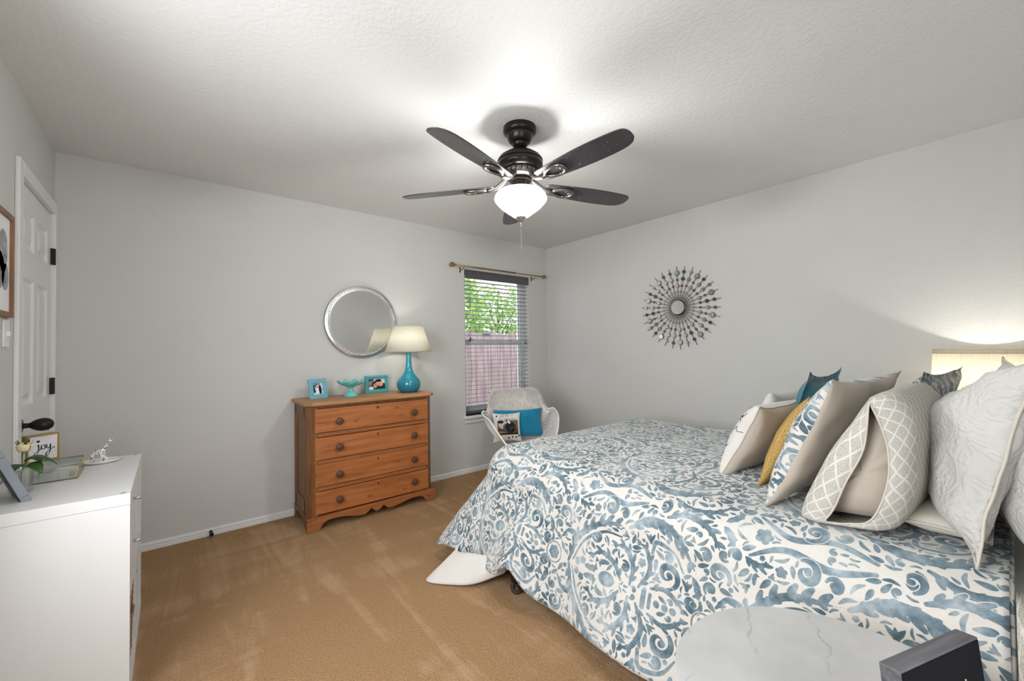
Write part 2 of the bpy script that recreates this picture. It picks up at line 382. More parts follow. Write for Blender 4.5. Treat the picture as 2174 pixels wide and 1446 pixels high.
class Damask:
    """brush-stroke scrollwork on a repeating tile, mirrored left to right"""
    def __init__(s, n=1024):
        s.n = n; s.ink = np.zeros((n, n), np.float32); s.tone = np.zeros((n, n), np.float32)
    def stroke(s, discs, gap=.0032, tone=None, force=True):
        """discs: list of (x, y, r) in tile units; painted as one shape with a pale outline"""
        n = s.n; q = np.array(discs, float); stp = np.hypot(*(q[1:, :2]-q[:-1, :2]).T) if len(q) > 1 else np.zeros(0)
        if len(q) > 8:
            ad = [q]
            for i in np.nonzero((stp > q[1:, 2]*.22) & (stp < q[1:, 2]*6) & (stp < .016))[0]:
                m = int(min(24, stp[i]/(q[i+1, 2]*.22)))+1; ad.append(np.array([q[i]+(q[i+1]-q[i])*k/m for k in range(1, m)]).reshape(-1, 3))
            q = np.concatenate(ad)
        q[:, 2] *= 1.22; d = q*n; pad = (d[:, 2].max()+gap*n+2)
        x0, x1 = int(np.floor(d[:, 0].min()-pad)), int(np.ceil(d[:, 0].max()+pad)); y0, y1 = int(np.floor(d[:, 1].min()-pad)), int(np.ceil(d[:, 1].max()+pad))
        W, H = x1-x0, y1-y0; D = np.full((H, W), 1e9, np.float32)
        for x, y, r in d:
            R = r+gap*n+2; a0, a1 = max(0, int(x-R-x0)), min(W, int(x+R-x0)+2); b0, b1 = max(0, int(y-R-y0)), min(H, int(y+R-y0)+2)
            if a1 <= a0 or b1 <= b0: continue
            yy, xx = np.ogrid[b0:b1, a0:a1]; q = np.sqrt((xx+x0-x)**2+(yy+y0-y)**2)-r
            np.minimum(D[b0:b1, a0:a1], q, out=D[b0:b1, a0:a1])
        ix = np.arange(x0, x1) % n; iy = np.arange(y0, y1) % n; g = np.ix_(iy, ix)
        body = np.clip(.5-D, 0, 1); halo = np.clip(gap*n-D+.5, 0, 1)
        if not force:
            cov = (s.ink[g]*(halo > .3)).sum()/max(1, (halo > .3).sum())
            if cov > .025: return False
        tn = rng.uniform(.25, 1.0) if tone is None else tone
        s.ink[g] = s.ink[g]*(1-halo)+body; s.tone[g] = np.where(body > .01, tn, s.tone[g]); return True
    def both(s, discs, **kw):
        r = s.stroke(discs, **kw)
        if r: s.stroke([(1-x, y, q) for x, y, q in discs], **kw)
        return r
def curve(pts, n=40):
    """Catmull-Rom through the points"""
    P = [np.array(p, float) for p in pts]; P = [2*P[0]-P[1]]+P+[2*P[-1]-P[-2]]; out = []
    m = len(P)-3
    for k in range(n+1):
        u = k/n*m; i = min(int(u), m-1); t = u-i; a, b, c, d = P[i:i+4]
        out.append(.5*(2*b+(c-a)*t+(2*a-5*b+4*c-d)*t*t+(3*b-a-3*c+d)*t**3))
    return out
def taper(path, w0, w1, w2):
    n = len(path)-1
    return [(p[0], p[1], w0*(1-t)**2+2*w1*t*(1-t)*2*.5+w2*t*t) for p, t in ((p, i/n) for i, p in enumerate(path))]
def spiral(cx, cy, r, a0, turns, sgn=1, w=.008, n=46):
    out = []
    for i in range(n+1):
        t = i/n; a = a0+sgn*turns*2*PI*t; q = r*(1-.86*t); out.append((cx+q*cos(a), cy+q*sin(a), w*(.35+.95*sin(PI*min(1, t*1.25+.08))) if t < .92 else w*1.15))
    return out
def leaf(path, w, lobes=5, side=1, lob=.8):
    """a frond with finger lobes along one side"""
    n = len(path)-1; out = []
    for i, p in enumerate(path):
        t = i/n; out.append((p[0], p[1], max(.0015, w*.55*sin(PI*min(1, .12+t*.9))**.8)))
    for k in range(lobes):
        t = .10+.78*k/max(1, lobes-1); i = int(t*n); p = path[i]; q = path[min(n, i+1)] if i < n else path[i]; d = q-path[max(0, i-1)]; d = d/(np.linalg.norm(d)+1e-9)
        for sd, g in ((side, 1.0), (-side, .45)):
            nr = np.array([-d[1], d[0]])*sd; L = w*(1.05+.75*sin(PI*t))*lob*g
            for m in range(8):
                u = m/7; c = p+nr*L*u+d*L*(.25*u+.75*u*u); out.append((c[0], c[1], w*(.40-.16*u+.10*sin(PI*u))*(g**.4)))
    return out
def flower(cx, cy, r, n=5, a0=.3):
    return [(cx+r*.62*cos(a0+2*PI*k/n), cy+r*.62*sin(a0+2*PI*k/n), r*.38) for k in range(n)]+[(cx, cy, r*.4)]
def drop(cx, cy, L, a, w):
    return [(cx+L*(t-.5)*cos(a), cy+L*(t-.5)*sin(a), w*(.25+.75*sin(PI*t**.7))) for t in np.linspace(0, 1, 14)]
def make_damask():
    D = Damask(1024); V = lambda *p: curve([np.array(q) for q in p])
    # ogee ribs of the big medallion
    D.both(leaf(V((.5, .03), (.33, .10), (.20, .26), (.17, .42)), .030, 8, 1))
    D.both(leaf(V((.17, .45), (.10, .58), (.14, .74), (.30, .86)), .028, 8, -1))
    D.both(taper(V((.48, .07), (.34, .15), (.25, .28), (.24, .40)), .004, .012, .004))
    D.both(taper(V((.02, .52), (.06, .38), (.03, .22), (.10, .08)), .006, .020, .005))
    D.both(leaf(V((.06, .66), (.02, .76), (.05, .88), (.14, .96)), .024, 6, 1))
    # palmette in the middle
    D.stroke([(.5, .30+.10*t, .006+.026*sin(PI*t)) for t in np.linspace(0, 1, 20)])
    D.both(leaf(V((.47, .44), (.40, .38), (.37, .28), (.43, .20)), .022, 5, -1))
    D.both(leaf(V((.47, .50), (.37, .50), (.29, .43), (.31, .34)), .022, 6, -1))
    D.both(leaf(V((.46, .55), (.36, .60), (.26, .56), (.24, .49)), .020, 5, -1))
    D.both(spiral(.345, .70, .062, .4, 1.25, 1, .011)); D.both(spiral(.42, .835, .045, 2.2, 1.2, -1, .010))
    D.both(spiral(.09, .30, .048, 3.6, 1.25, -1, .010)); D.both(spiral(.235, .955, .052, 1.0, 1.2, 1, .010)); D.both(spiral(.29, .235, .034, 5, 1.1, 1, .008))
    D.both(leaf(V((.44, .62), (.42, .70), (.455, .77), (.49, .80)), .018, 4, 1))
    D.stroke([(.46+.08*t, .585, .011) for t in np.linspace(0, 1, 14)]); D.stroke([(.47+.06*t, .62, .008) for t in np.linspace(0, 1, 12)])
    for q in (.66, .705, .745): D.stroke([(.5, q, .014)], tone=.5)
    D.stroke(flower(.5, .90, .040, 6)); D.stroke([(.5+.062*cos(a), .90+.062*sin(a), .0035) for a in np.linspace(0, 2*PI, 90)])
    D.stroke(flower(0, .12, .036, 5)); D.both(spiral(.0, .62, .04, .2, .9, 1, .008))
    D.both(taper(V((.30, .78), (.22, .72), (.20, .62), (.27, .60)), .003, .013, .007))
    D.both(leaf(V((.385, .95), (.33, 1.0), (.33, 1.06), (.38, 1.09)), .018, 4, -1))
    # fill the gaps
    k = 0
    for it in range(7000):
        x, y = rng.uniform(0, .5), rng.uniform(0, 1); a = rng.uniform(0, 2*PI); big = 1.0 if it < 700 else (.8 if it < 2400 else .52)
        kind = rng.choice([0, 1, 2, 3, 4, 5, 6, 6], p=[.16, .05, .2, .2, .12, .15, .06, .06])
        if kind == 0: s = spiral(x, y, .030*big, a, 1.1, rng.choice([-1, 1]), .0078*big, 26)
        elif kind == 1: s = flower(x, y, .022*big, 5, a)
        elif kind in (2, 3):
            L = .075*big; p = np.array([x, y]); d = np.array([cos(a), sin(a)]); q = np.array([-d[1], d[0]])*rng.choice([-1, 1])
            s = leaf(curve([p, p+d*L*.4+q*L*.16, p+d*L*.8+q*L*.5, p+d*L*.85+q*L*.9], 20), .017*big, 4, rng.choice([-1, 1]))
        elif kind == 6: s = drop(x, y, .05*big, a, .009*big)+drop(x+.016*big*cos(a+1), y+.016*big*sin(a+1), .045*big, a+.7, .008*big)+drop(x+.016*big*cos(a-1), y+.016*big*sin(a-1), .045*big, a-.7, .008*big)
        elif kind == 4: s = drop(x, y, .055*big, a, .0105*big)
        else:
            p = np.array([x, y]); d = np.array([cos(a), sin(a)]); q = np.array([-d[1], d[0]]); s = taper(curve([p, p+d*.03*big+q*.012*big, p+d*.05*big+q*.035*big], 14), .002, .011*big, .002)
        if min(q[0]-q[2] for q in s) < .003 or max(q[0]+q[2] for q in s) > .497: continue
        if D.both(s, force=False): k += 1
    n = D.n; wc = sum(value_noise(n, q)*a for q, a in ((8, .35), (22, .35), (60, .2), (160, .1)))
    wc = (wc-wc.min())/(wc.max()-wc.min()); dk = np.clip(.34+.55*D.tone*.7+(wc-.5)*1.5, 0, 1)[..., None]
    lt = np.array([172, 182, 187])/255; md = np.array([126, 143, 152])/255; dd = np.array([78, 99, 110])/255
    c = np.where(dk < .5, lt+(md-lt)*dk*2, md+(dd-md)*(dk-.5)*2)
    base = np.array([212, 209, 203])/255*np.ones((n, n, 3))*(1-.025*value_noise(n, 90))[..., None]
    k = D.ink[..., None]; return base*(1-k)+c*k
DAM = make_damask()
M['damask'] = img_mat('blue_damask_cotton', DAM, .92, .12, (1/.70, 1/.70, 1), .15)
M['damask_sham'] = img_mat('blue_damask_sham', DAM, .92, .12, (1/.62, 1/.62, 1), .15)
def mk_quilt():
    # embossed white-on-white cloth: the scrollwork only as relief
    t = NT('white_matelasse'); tx = t.n('TexImage'); hm = 1-DAM.mean(2)
    for k in (5, 4, 3, 3):
        hm = sum(np.roll(hm, j, 0) for j in range(-k, k+1))/(2*k+1); hm = sum(np.roll(hm, j, 1) for j in range(-k, k+1))/(2*k+1)
    hm = (hm-hm.min())/(hm.max()-hm.min()); tx.image = to_image('embossing', np.repeat(hm[..., None], 3, 2)); tx.image.colorspace_settings.name = 'Non-Color'
    t.t.links.new(t.coord('UV', (1/.36, 1/.36, 1)), tx.inputs[0]); n = t.noise(t.coord('UV'), 16, 2)
    t.base((.58, .57, .545, 1)); t.set_p(Roughness=.9, Specular_IOR_Level=.15, Sheen_Weight=.2)
    t.bump(t.math('ADD', t.math('MULTIPLY', tx.outputs[0], .8), t.math('MULTIPLY', n, .9)), .42, .012); return t.m
M['quilt'] = mk_quilt()
def ell(img, cx, cy, rx, ry, col, rot=0, soft=.04):
    h, wd = img.shape[:2]; yy, xx = np.mgrid[0:h, 0:wd]; x = xx/wd-cx; y = yy/h-cy
    u = (x*cos(rot)+y*sin(rot))/rx; v = (-x*sin(rot)+y*cos(rot))/ry; k = np.clip((1-np.sqrt(u*u+v*v))/soft+.5, 0, 1)[..., None]
    img[:] = img*(1-k)+np.array(col)/255*k
def pic_two_faces():
    a = np.ones((96, 140, 3))*np.array([205, 210, 214])/255
    a[:, :46] = np.array([95, 105, 112])/255; a[60:90, :40] = np.array([60, 62, 62])/255; ell(a, .16, .62, .17, .2, (128, 136, 140))
    ell(a, .62, .14, .34, .26, (48, 52, 58)); ell(a, .92, .22, .16, .34, (52, 56, 55))
    ell(a, .36, .44, .17, .32, (42, 34, 32)); ell(a, .63, .60, .22, .36, (45, 38, 34), .35)
    ell(a, .67, .56, .185, .30, (214, 166, 148), .35); ell(a, .40, .36, .135, .25, (196, 140, 116), -.15)
    ell(a, .14, .08, .14, .2, (224, 222, 220)); ell(a, .62, .82, .17, .13, (40, 33, 30), .2)
    for x, y in ((.61, .60), (.72, .57), (.36, .42), (.45, .41)): ell(a, x, y, .022, .018, (60, 38, 34))
    ell(a, .68, .42, .06, .025, (180, 96, 92)); ell(a, .42, .24, .05, .03, (186, 92, 88)); ell(a, .42, .24, .035, .012, (240, 232, 228))
    return a
def pic_wedding():
    a = np.ones((110, 110, 3))*np.array([212, 214, 222])/255; a[88:, :] = np.array([150, 160, 165])/255; a[88:, 70:] = np.array([215, 215, 218])/255
    ell(a, .12, .55, .12, .30, (62, 78, 96)); ell(a, .2, .75, .2, .12, (86, 92, 100)); ell(a, .16, .3, .14, .16, (48, 58, 72))
    ell(a, .42, .42, .16, .36, (238, 236, 236)); ell(a, .42, .16, .20, .14, (232, 230, 230)); ell(a, .42, .88, .055, .07, (70, 52, 46))
    ell(a, .71, .46, .13, .36, (28, 30, 36)); ell(a, .68, .20, .06, .22, (26, 28, 34)); ell(a, .80, .20, .05, .22, (26, 28, 34)); ell(a, .70, .90, .055, .07, (122, 92, 78)); ell(a, .91, .42, .05, .05, (40, 34, 34))
    ell(a, .45, .62, .09, .08, (70, 82, 60)); ell(a, .45, .58, .05, .05, (210, 206, 200)); return a
def pic_dog():
    a = np.ones((110, 140, 3))*np.array([88, 66, 48])/255; ell(a, .8, .8, .4, .4, (110, 92, 66)); ell(a, .25, .7, .22, .3, (168, 176, 184)); ell(a, .16, .74, .09, .15, (214, 166, 150)); ell(a, .16, .9, .13, .12, (40, 38, 40))
    ell(a, .52, .45, .26, .34, (70, 82, 98), .3); ell(a, .62, .5, .25, .38, (34, 36, 42)); ell(a, .72, .42, .14, .17, (58, 54, 52)); ell(a, .73, .30, .08, .08, (22, 20, 20)); ell(a, .65, .56, .03, .03, (12, 10, 10)); ell(a, .55, .86, .06, .12, (210, 212, 216), .4)
    ell(a, .2, .12, .32, .10, (168, 112, 80), -.35); ell(a, .55, .06, .6, .06, (52, 38, 30)); return a
M['photo_faces'] = img_mat('snapshot_two_people', pic_two_faces(), .35); M['photo_wed'] = img_mat('snapshot_couple', pic_wedding(), .35); M['photo_dog'] = img_mat('printed_snapshot_dog', pic_dog(), .85)
# ------------------------------------------------------------------ the room
RX0, RX1, RY0, RY1, RH = -4.0, 0.0, -3.75, 0.0, 2.44
def struct(name, bm, m, parent=None): return tag(obj(name, bm, m, parent), kind=None if parent else 'structure')
struct('floor', BM(((RX0-.15, RY0-1.6, -.12), (RX1+.15, RY1+.15, 0))), M['carpet'])
struct('ceiling', BM(((RX0-.15, RY0-1.6, RH), (RX1+.15, RY1+.15, RH+.12))), M['ceiling'])
WX0, WX1, WZ0, WZ1 = -1.17, -.295, .575, 2.068
struct('wall_back', BM(((RX0-.15, 0, 0), (WX0, .15, RH)), ((WX1, 0, 0), (RX1+.15, .15, RH)), ((WX0, 0, 0), (WX1, .15, WZ0)), ((WX0, 0, WZ1), (WX1, .15, RH))), M['wall'])
struct('wall_right', BM(((0, RY0-.15, 0), (.15, 0, RH))), M['wall'])
DY0, DY1, DZ = -.745, -.062, 2.062
SY0, SY1, SZ0, SZ1 = -3.25, -1.85, .75, 2.1   # unseen opening beside the camera, added to let the side fill in
struct('wall_left', BM(((RX0-.15, RY0-1.6, 0), (RX0, SY0, RH)), ((RX0-.15, SY1, 0), (RX0, DY0, RH)), ((RX0-.15, SY0, 0), (RX0, SY1, SZ0)), ((RX0-.15, SY0, SZ1), (RX0, SY1, RH)), ((RX0-.15, DY1, 0), (RX0, 0, RH)), ((RX0-.15, DY0, DZ), (RX0, DY1, RH))), M['wall'])
OX0, OX1 = -3.85, -2.45  # unseen doorway opening, added so the rear fill light can enter
struct('wall_front', BM(((RX0, RY0-.15, 0), (OX0, RY0, RH)), ((OX1, RY0-.15, 0), (0, RY0, RH)), ((OX0, RY0-.15, 2.08), (OX1, RY0, RH))), M['wall'])
struct('wall_hall', BM(((RX0, RY0-1.6, 0), (-1.0, RY0-1.45, RH)), ((-1.15, RY0-1.6, 0), (-1.0, RY0-.15, RH))), M['wall'])
prof = [(0, -.02), (-.017, -.02), (-.017, .020), (-.012, .023), (-.012, .028), (-.014, .029), (-.014, .038), (-.006, .046), (0, .047)]
def baseboard(name, x0, x1, wall):
    vs, fs = prism(prof, x0, x1, 'x') if wall == 'back' else prism([(RX1+a, b) for a, b in prof] if wall == 'right' else [(RX0-a, b) for a, b in prof], x0, x1, 'y')
    fixn(tag(pyobj(name, vs, fs, M['trim'], smooth=False), kind='structure'))
baseboard('baseboard_back', RX0, RX1, 'back'); baseboard('baseboard_right', RY0, -.017, 'right'); baseboard('baseboard_left', RY0, -.81, 'left')
# --- window: drywall return, vinyl double-hung sash
win = struct('window_1', BM(((WX0, .085, WZ0), (WX0+.045, .13, WZ1)), ((WX1-.06, .085, WZ0), (WX1, .13, WZ1)), ((WX0+.045, .0855, WZ1-.05), (WX1-.06, .13, WZ1)), ((WX0+.045, .0855, WZ0), (WX1-.06, .13, WZ0+.05)), ((WX1-.085, .10, WZ0), (WX1-.06, .12, WZ1)), ((WX0+.045, .10, WZ0), (WX0+.07, .12, WZ1))), M['vinyl'])
struct('sash', BM(((WX0+.045, .080, 1.295), (WX1-.06, .12, 1.345), .004), ((WX0+.05, .09, WZ0+.05), (WX1-.065, .115, WZ0+.09))), M['vinyl'], win)
for sx in (-1.05, -.52): struct('sash_lock', BM(((sx-.03, .062, 1.345), (sx+.03, .10, 1.356), .003), ((sx-.006, .058, 1.350), (sx+.03, .072, 1.364), .003)), M['vinyl'], win)
struct('pane', BM(((WX0+.05, .104, WZ0+.06), (WX1-.065, .108, 1.30))), M['pane'], win); struct('pane', BM(((WX0+.05, .110, 1.34), (WX1-.065, .114, WZ1-.04))), M['pane'], win)
struct('sticker', BM(((-.88, .1085, 1.385), (-.78, .1095, 1.42))), mat('pale_blue_sticker', (.45, .62, .72), .6), win)
struct('added_window', BM(((RX0-.12, SY0, SZ0), (RX0-.08, SY0+.05, SZ1)), ((RX0-.12, SY1-.05, SZ0), (RX0-.08, SY1, SZ1)), ((RX0-.12, SY0+.05, SZ1-.05), (RX0-.08, SY1-.05, SZ1)), ((RX0-.12, SY0+.05, SZ0), (RX0-.08, SY1-.05, SZ0+.05)), ((RX0-.115, SY0, 1.40), (RX0-.085, SY1, 1.44))), M['vinyl'])  # frame for the unseen window added to carry the side fill
struct('window_sill', BM(((WX0-.03, -.045, WZ0-.028), (WX1+.03, .085, WZ0), .006), ((WX0-.012, -.018, WZ0-.075), (WX1+.012, 0, WZ0-.028), .005)), M['trim'], win)
# --- horizontal blind hung inside the opening
bl = thing('window_blind', 'dark wide-slat venetian blind lowered over the only window', 'blind', (-.7325, .04, WZ1))
obj('valance', BM(((-.432, -.052, -.092), (.432, -.036, -.006), .004), ((-.43, -.052, -.030), (.43, -.034, -.022), .003)), M['blind'], bl)
obj('head_rail', BM(((-.43, -.03, -.055), (.43, .025, -.004))), M['blind'], bl)
a = Acc(); nsl = 32
for i in range(nsl):
    z = -.115-i*.0432; R = Matrix.Translation((0, 0, z)) @ Matrix.Rotation(math.radians(-3), 4, 'X'); bm = BM(((-.43, -.025, -.0014), (.43, .025, .0014)))
    bm.verts.ensure_lookup_table(); a.add(([v.co.copy() for v in bm.verts], [tuple(v.index for v in f.verts) for f in bm.faces]), 0, R); bm.free()
a.build('slats', M['blind'], bl, False)
obj('bottom_rail', BM(((-.43, -.024, -1.485), (.43, .024, -1.462), .004)), M['blind'], bl)
for x in (-.36, -.10, .06, .22, .36):
    q = Acc()
    for y in (-.027, .027): q.tube([(x, y, -.05), (x, y, -1.475)], .0011, 5)
    q.build('ladder_cord', M['blind'], bl)
for x, zz in ((-.375, -.73), (-.365, -.705), (.385, -.75)):
    q = Acc().tube([(x, -.033, -.05), (x, -.033, zz)], .0012, 5).add(lathe_v([(.002, .012), (.006, .006), (.007, -.012), (.004, -.016)], 10, (x, -.033, zz)))
    q.build('pull_cord', M['black'], bl)
# --- curtain rod
rod = thing('curtain_rod', 'bare antique gold curtain rod with ball finials above the window', 'curtain rod', (-.738, -.075, 2.083))
Acc().tube([(-.585, 0, 0), (.20, 0, 0)], .0075, 12).build('rod', M['gold'], rod); Acc().tube([(.19, 0, 0), (.585, 0, 0)], .0055, 12).tube([(.185, 0, 0), (.20, 0, 0)], .009, 12).build('inner_rod', M['gold'], rod)
for sx in (-1, 1):
    q = Acc().sphere((sx*.622, 0, 0), .021, 10).tube([(sx*.575, 0, 0), (sx*.587, 0, 0), (sx*.59, 0, 0), (sx*.605, 0, 0)], [.007, .012, .012, .007], 12)
    for k in range(6):
        an = k*PI/3; q.tube([(sx*.622+.0222*cos(t), .0222*sin(t)*cos(an), .0222*sin(t)*sin(an)) for t in np.linspace(0, PI, 9)], .0022, 5)
    q.build('finial', M['gold'], rod)
    x = sx*.485
    Acc().tube([(x, .074, -.03), (x, .03, -.03), (x, .006, -.024), (x, 0, -.009)], .004, 8).add(([(x+dx, y, z) for dx in (-.009, .009) for y in (.071, .075) for z in (-.055, -.005)], [(0, 1, 3, 2), (4, 6, 7, 5), (0, 4, 5, 1), (2, 3, 7, 6), (0, 2, 6, 4), (1, 5, 7, 3)])).build('bracket', M['gold'], rod)
# --- outside: lawn, board fence, trees
tag(obj('lawn', BM(((-4, .2, -.35), (7, 9, -.25))), M['lawn']), kind='structure')
a = Acc(); x = -2.6; random.seed(3)
while x < 5.2:
    wd = .138; h = 1.53-.02*(x-.7)+random.uniform(-.012, .012); vs, fs = prism([(x, -.25), (x+wd, -.25), (x+wd, h-.03), (x+wd-.03, h), (x+.03, h), (x, h-.03)], 2.1, 2.118); a.add((vs, fs)); x += wd+.006
for z in (.2, .75, 1.3): a.add(prism([(-2.6, z), (5.2, z), (5.2, z+.09), (-2.6, z+.09)], 2.12, 2.16))
tag(a.build('board_fence', M['fence'], smooth=False), 'weathered mauve board fence seen outside through the window', 'fence')
def tree(name, label, c, r, nleaf, seed):
    rnd = random.Random(seed); t = thing(name, label, 'tree', (c[0], c[1], -.25), 0, 'trees behind the fence'); vs, fs = [], []
    for i in range(nleaf):
        while True:
            p = Vector((rnd.uniform(-1, 1), rnd.uniform(-1, 1), rnd.uniform(-1, 1)))
            if .25 < p.length < 1 and noise.noise(p*2.3+Vector((seed, 0, 0))) > -.10: break
        p = Vector((p.x*r[0], p.y*r[1], p.z*r[2]+c[2]+.25)); s = rnd.uniform(.06, .125)
        d = Vector((rnd.uniform(-1, 1), rnd.uniform(-1, 1), rnd.uniform(-.8, .3))).normalized(); sd = d.cross(Vector((rnd.uniform(-1, 1), rnd.uniform(-1, 1), 1))).normalized(); n = len(vs); up = d.cross(sd)
        vs += [p, p+d*s*.5+sd*s*.36+up*s*.08, p+d*s*1.2, p+d*s*.5-sd*s*.36+up*s*.08]; fs.append((n, n+1, n+2, n+3))
    pyobj('foliage', vs, fs, M['leaf'], t, False)['kind'] = 'stuff'
    q = Acc().tube([(0, 0, 0), (.03, .02, c[2]*.5), (-.02, 0, c[2]+.3)], [.05, .04, .012], 8)
    for k in range(9):
        an = k*2.4; q.tube([(0, 0, c[2]*.55+k*.12), (cos(an)*r[0]*.4, sin(an)*r[1]*.4, c[2]*.8+k*.14), (cos(an)*r[0]*.8, sin(an)*r[1]*.8, c[2]+.1+k*.1)], [.014, .009, .004], 6)
    q.build('trunk', M['knob'], t)
tree('leafy_tree', 'sunlit leafy tree filling the left half of the upper window panes', (.55, 3.2, 2.05), (.85, .6, .95), 2600, 4)
tree('leafy_tree', 'sparser yellow-green tree showing on the right through the upper panes', (2.35, 4.0, 2.0), (.88, .6, .80), 1500, 9)
# --- closet door on the left wall
tag(obj('trim_1', BM(((RX0, -.806, 0), (RX0+.016, -.742, 2.12), .004), ((RX0, -.065, 0), (RX0+.016, -.001, 2.12), .004), ((RX0, -.7415, 2.056), (RX0+.0155, -.0655, 2.119), .004),
    ((RX0-.1, -.752, 0), (RX0+.004, -.742, 2.058)), ((RX0-.1, -.065, 0), (RX0+.004, -.058, 2.058)), ((RX0-.1, -.745, 2.052), (RX0+.004, -.062, 2.06))), M['trim']), kind='structure')
dr = bpy.data.objects.new('door_1', None); link(dr); dr.location = (RX0-.004, -.4035, 0); tag(dr, kind='structure')
yl, yr = -.334, .334; P = [(-.252, -.036), (.036, .252)]; Zs = [(.23, .80), (1.015, 1.615), (1.755, 1.94)]
bxs = [((-.036, yl, .012), (0, -.252, 2.046)), ((-.036, .252, .012), (0, yr, 2.046)), ((-.036, -.036, .012), (0, .036, 2.046))]
zz = [.012]+[q for z in Zs for q in z]+[2.046]
for a_, b_ in P:
    for k in range(0, 8, 2): bxs.append(((-.036, a_, zz[k]), (0, b_, zz[k+1])))
bm = BM(*bxs)
for a_, b_ in P:
    for z0, z1 in Zs:
        vs = []
        for d, xx in ((0, 0), (.014, -.011), (.028, -.011), (.05, -.002)): vs += [bm.verts.new((xx, y, z)) for y, z in ((a_+d, z0+d), (b_-d, z0+d), (b_-d, z1-d), (a_+d, z1-d))]
        for k in range(3):
            for j in range(4): bm.faces.new((vs[k*4+j], vs[k*4+(j+1) % 4], vs[k*4+4+(j+1) % 4], vs[k*4+4+j]))
        bm.faces.new(vs[12:16])
obj('door_panel', bm, M['trim'], dr)
k = fixn(lathe('door_knob', [(.034, 0), (.034, .006), (.028, .012), (.012, .014), (.011, .034), (.018, .042), (.026, .056), (.030, .074), (.027, .092), (.016, .106), (.004, .110)], M['black'], dr, 28)); k.rotation_euler = (0, PI/2, 0); k.location = (0, -.29, .932)
for z in (1.81, 1.075, .25):
    q = obj('hinge', BM(((0, .322, z-.046), (.010, .350, z+.046)), ((.006, .330, z-.047), (.020, .343, z+.047), .004)), M['black'], dr)
# picture and switch on the left wall
pf = thing('wall_picture', 'brown wooden framed picture hanging on the left wall beside the door', 'picture', (RX0, -1.098, 1.617))
hw, hh = .207, .211
obj('frame', BM(((0, -hw, -hh), (.018, -hw+.02, hh)), ((0, hw-.02, -hh), (.018, hw, hh)), ((0, -hw+.02, hh-.02), (.018, hw-.02, hh)), ((0, -hw+.02, -hh), (.018, hw-.02, -hh+.02))), M['oak'], pf)
pp = obj('print', BM(((.002, -hw+.02, -hh+.02), (.008, hw-.02, hh-.02))), M['paper'], pf)
for (y, z, r, s) in ((.10, .05, .055, 1.6), (.13, -.05, .045, 1.2), (.05, -.03, .07, 1.1), (-.03, .06, .05, 1.3)): obj('painted_leaf', (lambda b: (b, bmesh.ops.create_circle(b, cap_ends=True, radius=r, segments=24, matrix=Matrix.Translation((.0088, y, z)) @ Matrix.Rotation(PI/2, 4, 'Y') @ Matrix.Scale(s, 4, (1, 0, 0))))[0])(bmesh.new()), M['ink_grey'], pp)
sw = thing('light_switch', 'white light switch plate on the left wall below the picture', 'light switch', (RX0, -.925, 1.34))
obj('plate', BM(((0, -.038, -.057), (.006, .038, .057), .003)), M['plastic'], sw); obj('toggle', BM(((.004, -.005, -.012), (.016, .005, .010), .002)), M['plastic'], sw)
ds = thing('door_stop', 'small black rubber tipped door stop on the back baseboard', 'door stop', (-3.262, -.017, .028))
q = fixn(lathe('stem', [(.010, 0), (.010, .004), (.005, .006), (.005, .05)], M['black'], ds, 16)); q.rotation_euler = (PI/2, 0, 0)
q = fixn(lathe('rubber_tip', [(.010, .048), (.0125, .052), (.0125, .066), (.010, .070)], M['black'], ds, 20)); q.rotation_euler = (PI/2, 0, 0)

# ------------------------------------------------------------------ ceiling fan
FX, FY = -2.028, -1.875
fan = thing('ceiling_fan', 'dark bronze five-blade ceiling fan with a lit white glass bowl', 'ceiling fan', (FX, FY, RH))
def z_(v): return v-RH
fixn(lathe('canopy', [(.02, 0), (.088, 0), (.090, -.022), (.087, -.032), (.076, -.040), (.072, -.042), (.071, -.050), (.062, -.072), (.050, -.086), (.044, -.088), (.043, -.094), (.034, -.106), (.022, -.112), (.012, -.114)], M['bronze'], fan, 48))
fixn(lathe('downrod', [(.012, -.10), (.012, -.16)], M['bronze'], fan, 20))
fixn(lathe('motor_housing', [(.015, -.131), (.045, -.134), (.085, -.146), (.112, -.165), (.122, -.180), (.122, -.186), (.118, -.190), (.122, -.196), (.121, -.215), (.108, -.230), (.098, -.234)], M['bronze'], fan, 56))
vs, fs = [], []
a = Acc().add(lathe_v([(.098, -.232), (.090, -.262), (.074, -.276), (.06, -.278)], 56))
for k in range(20):
    an = k*2*PI/20; e = Vector((cos(an), sin(an), 0)); a.tube([e*.0955+Vector((0, 0, -.240)), e*.0895+Vector((0, 0, -.262))], .0030, 6, mi=1)
a.build('vent_ring', [M['iron'], M['black']], fan)
fixn(lathe('switch_housing', [(.058, -.276), (.060, -.292), (.052, -.296), (.053, -.300), (.053, -.328), (.047, -.334)], M['bronze'], fan, 40))
fixn(lathe('fitter', [(.046, -.332), (.05, -.338), (.055, -.345), (.03, -.347)], M['chrome'], fan, 36))
bo = [(.054, -.333), (.060, -.336), (.098, -.342), (.122, -.352), (.136, -.367), (.1425, -.385), (.140, -.396), (.131, -.408), (.108, -.433), (.077, -.457), (.044, -.481), (.022, -.489), (.006, -.490)]
fixn(lathe('glass_bowl', bo, M['bowl'], fan, 64, cap=False))
fixn(lathe('finial', [(.004, -.482), (.029, -.482), (.026, -.490), (.013, -.502), (.008, -.512), (.004, -.514)], M['chrome'], fan, 28))
a = Acc().sphere((0, 0, -.520), .007, 8, (1, 1, .9)).sphere((0, 0, -.531), .0042, 6)
for k in range(60): a.sphere((0, 0, -.538-k*.0022*1.02), .0011, 3)
a.build('pull_chain', M['silver'], fan)
BZ = -.312; TH0 = 1.0
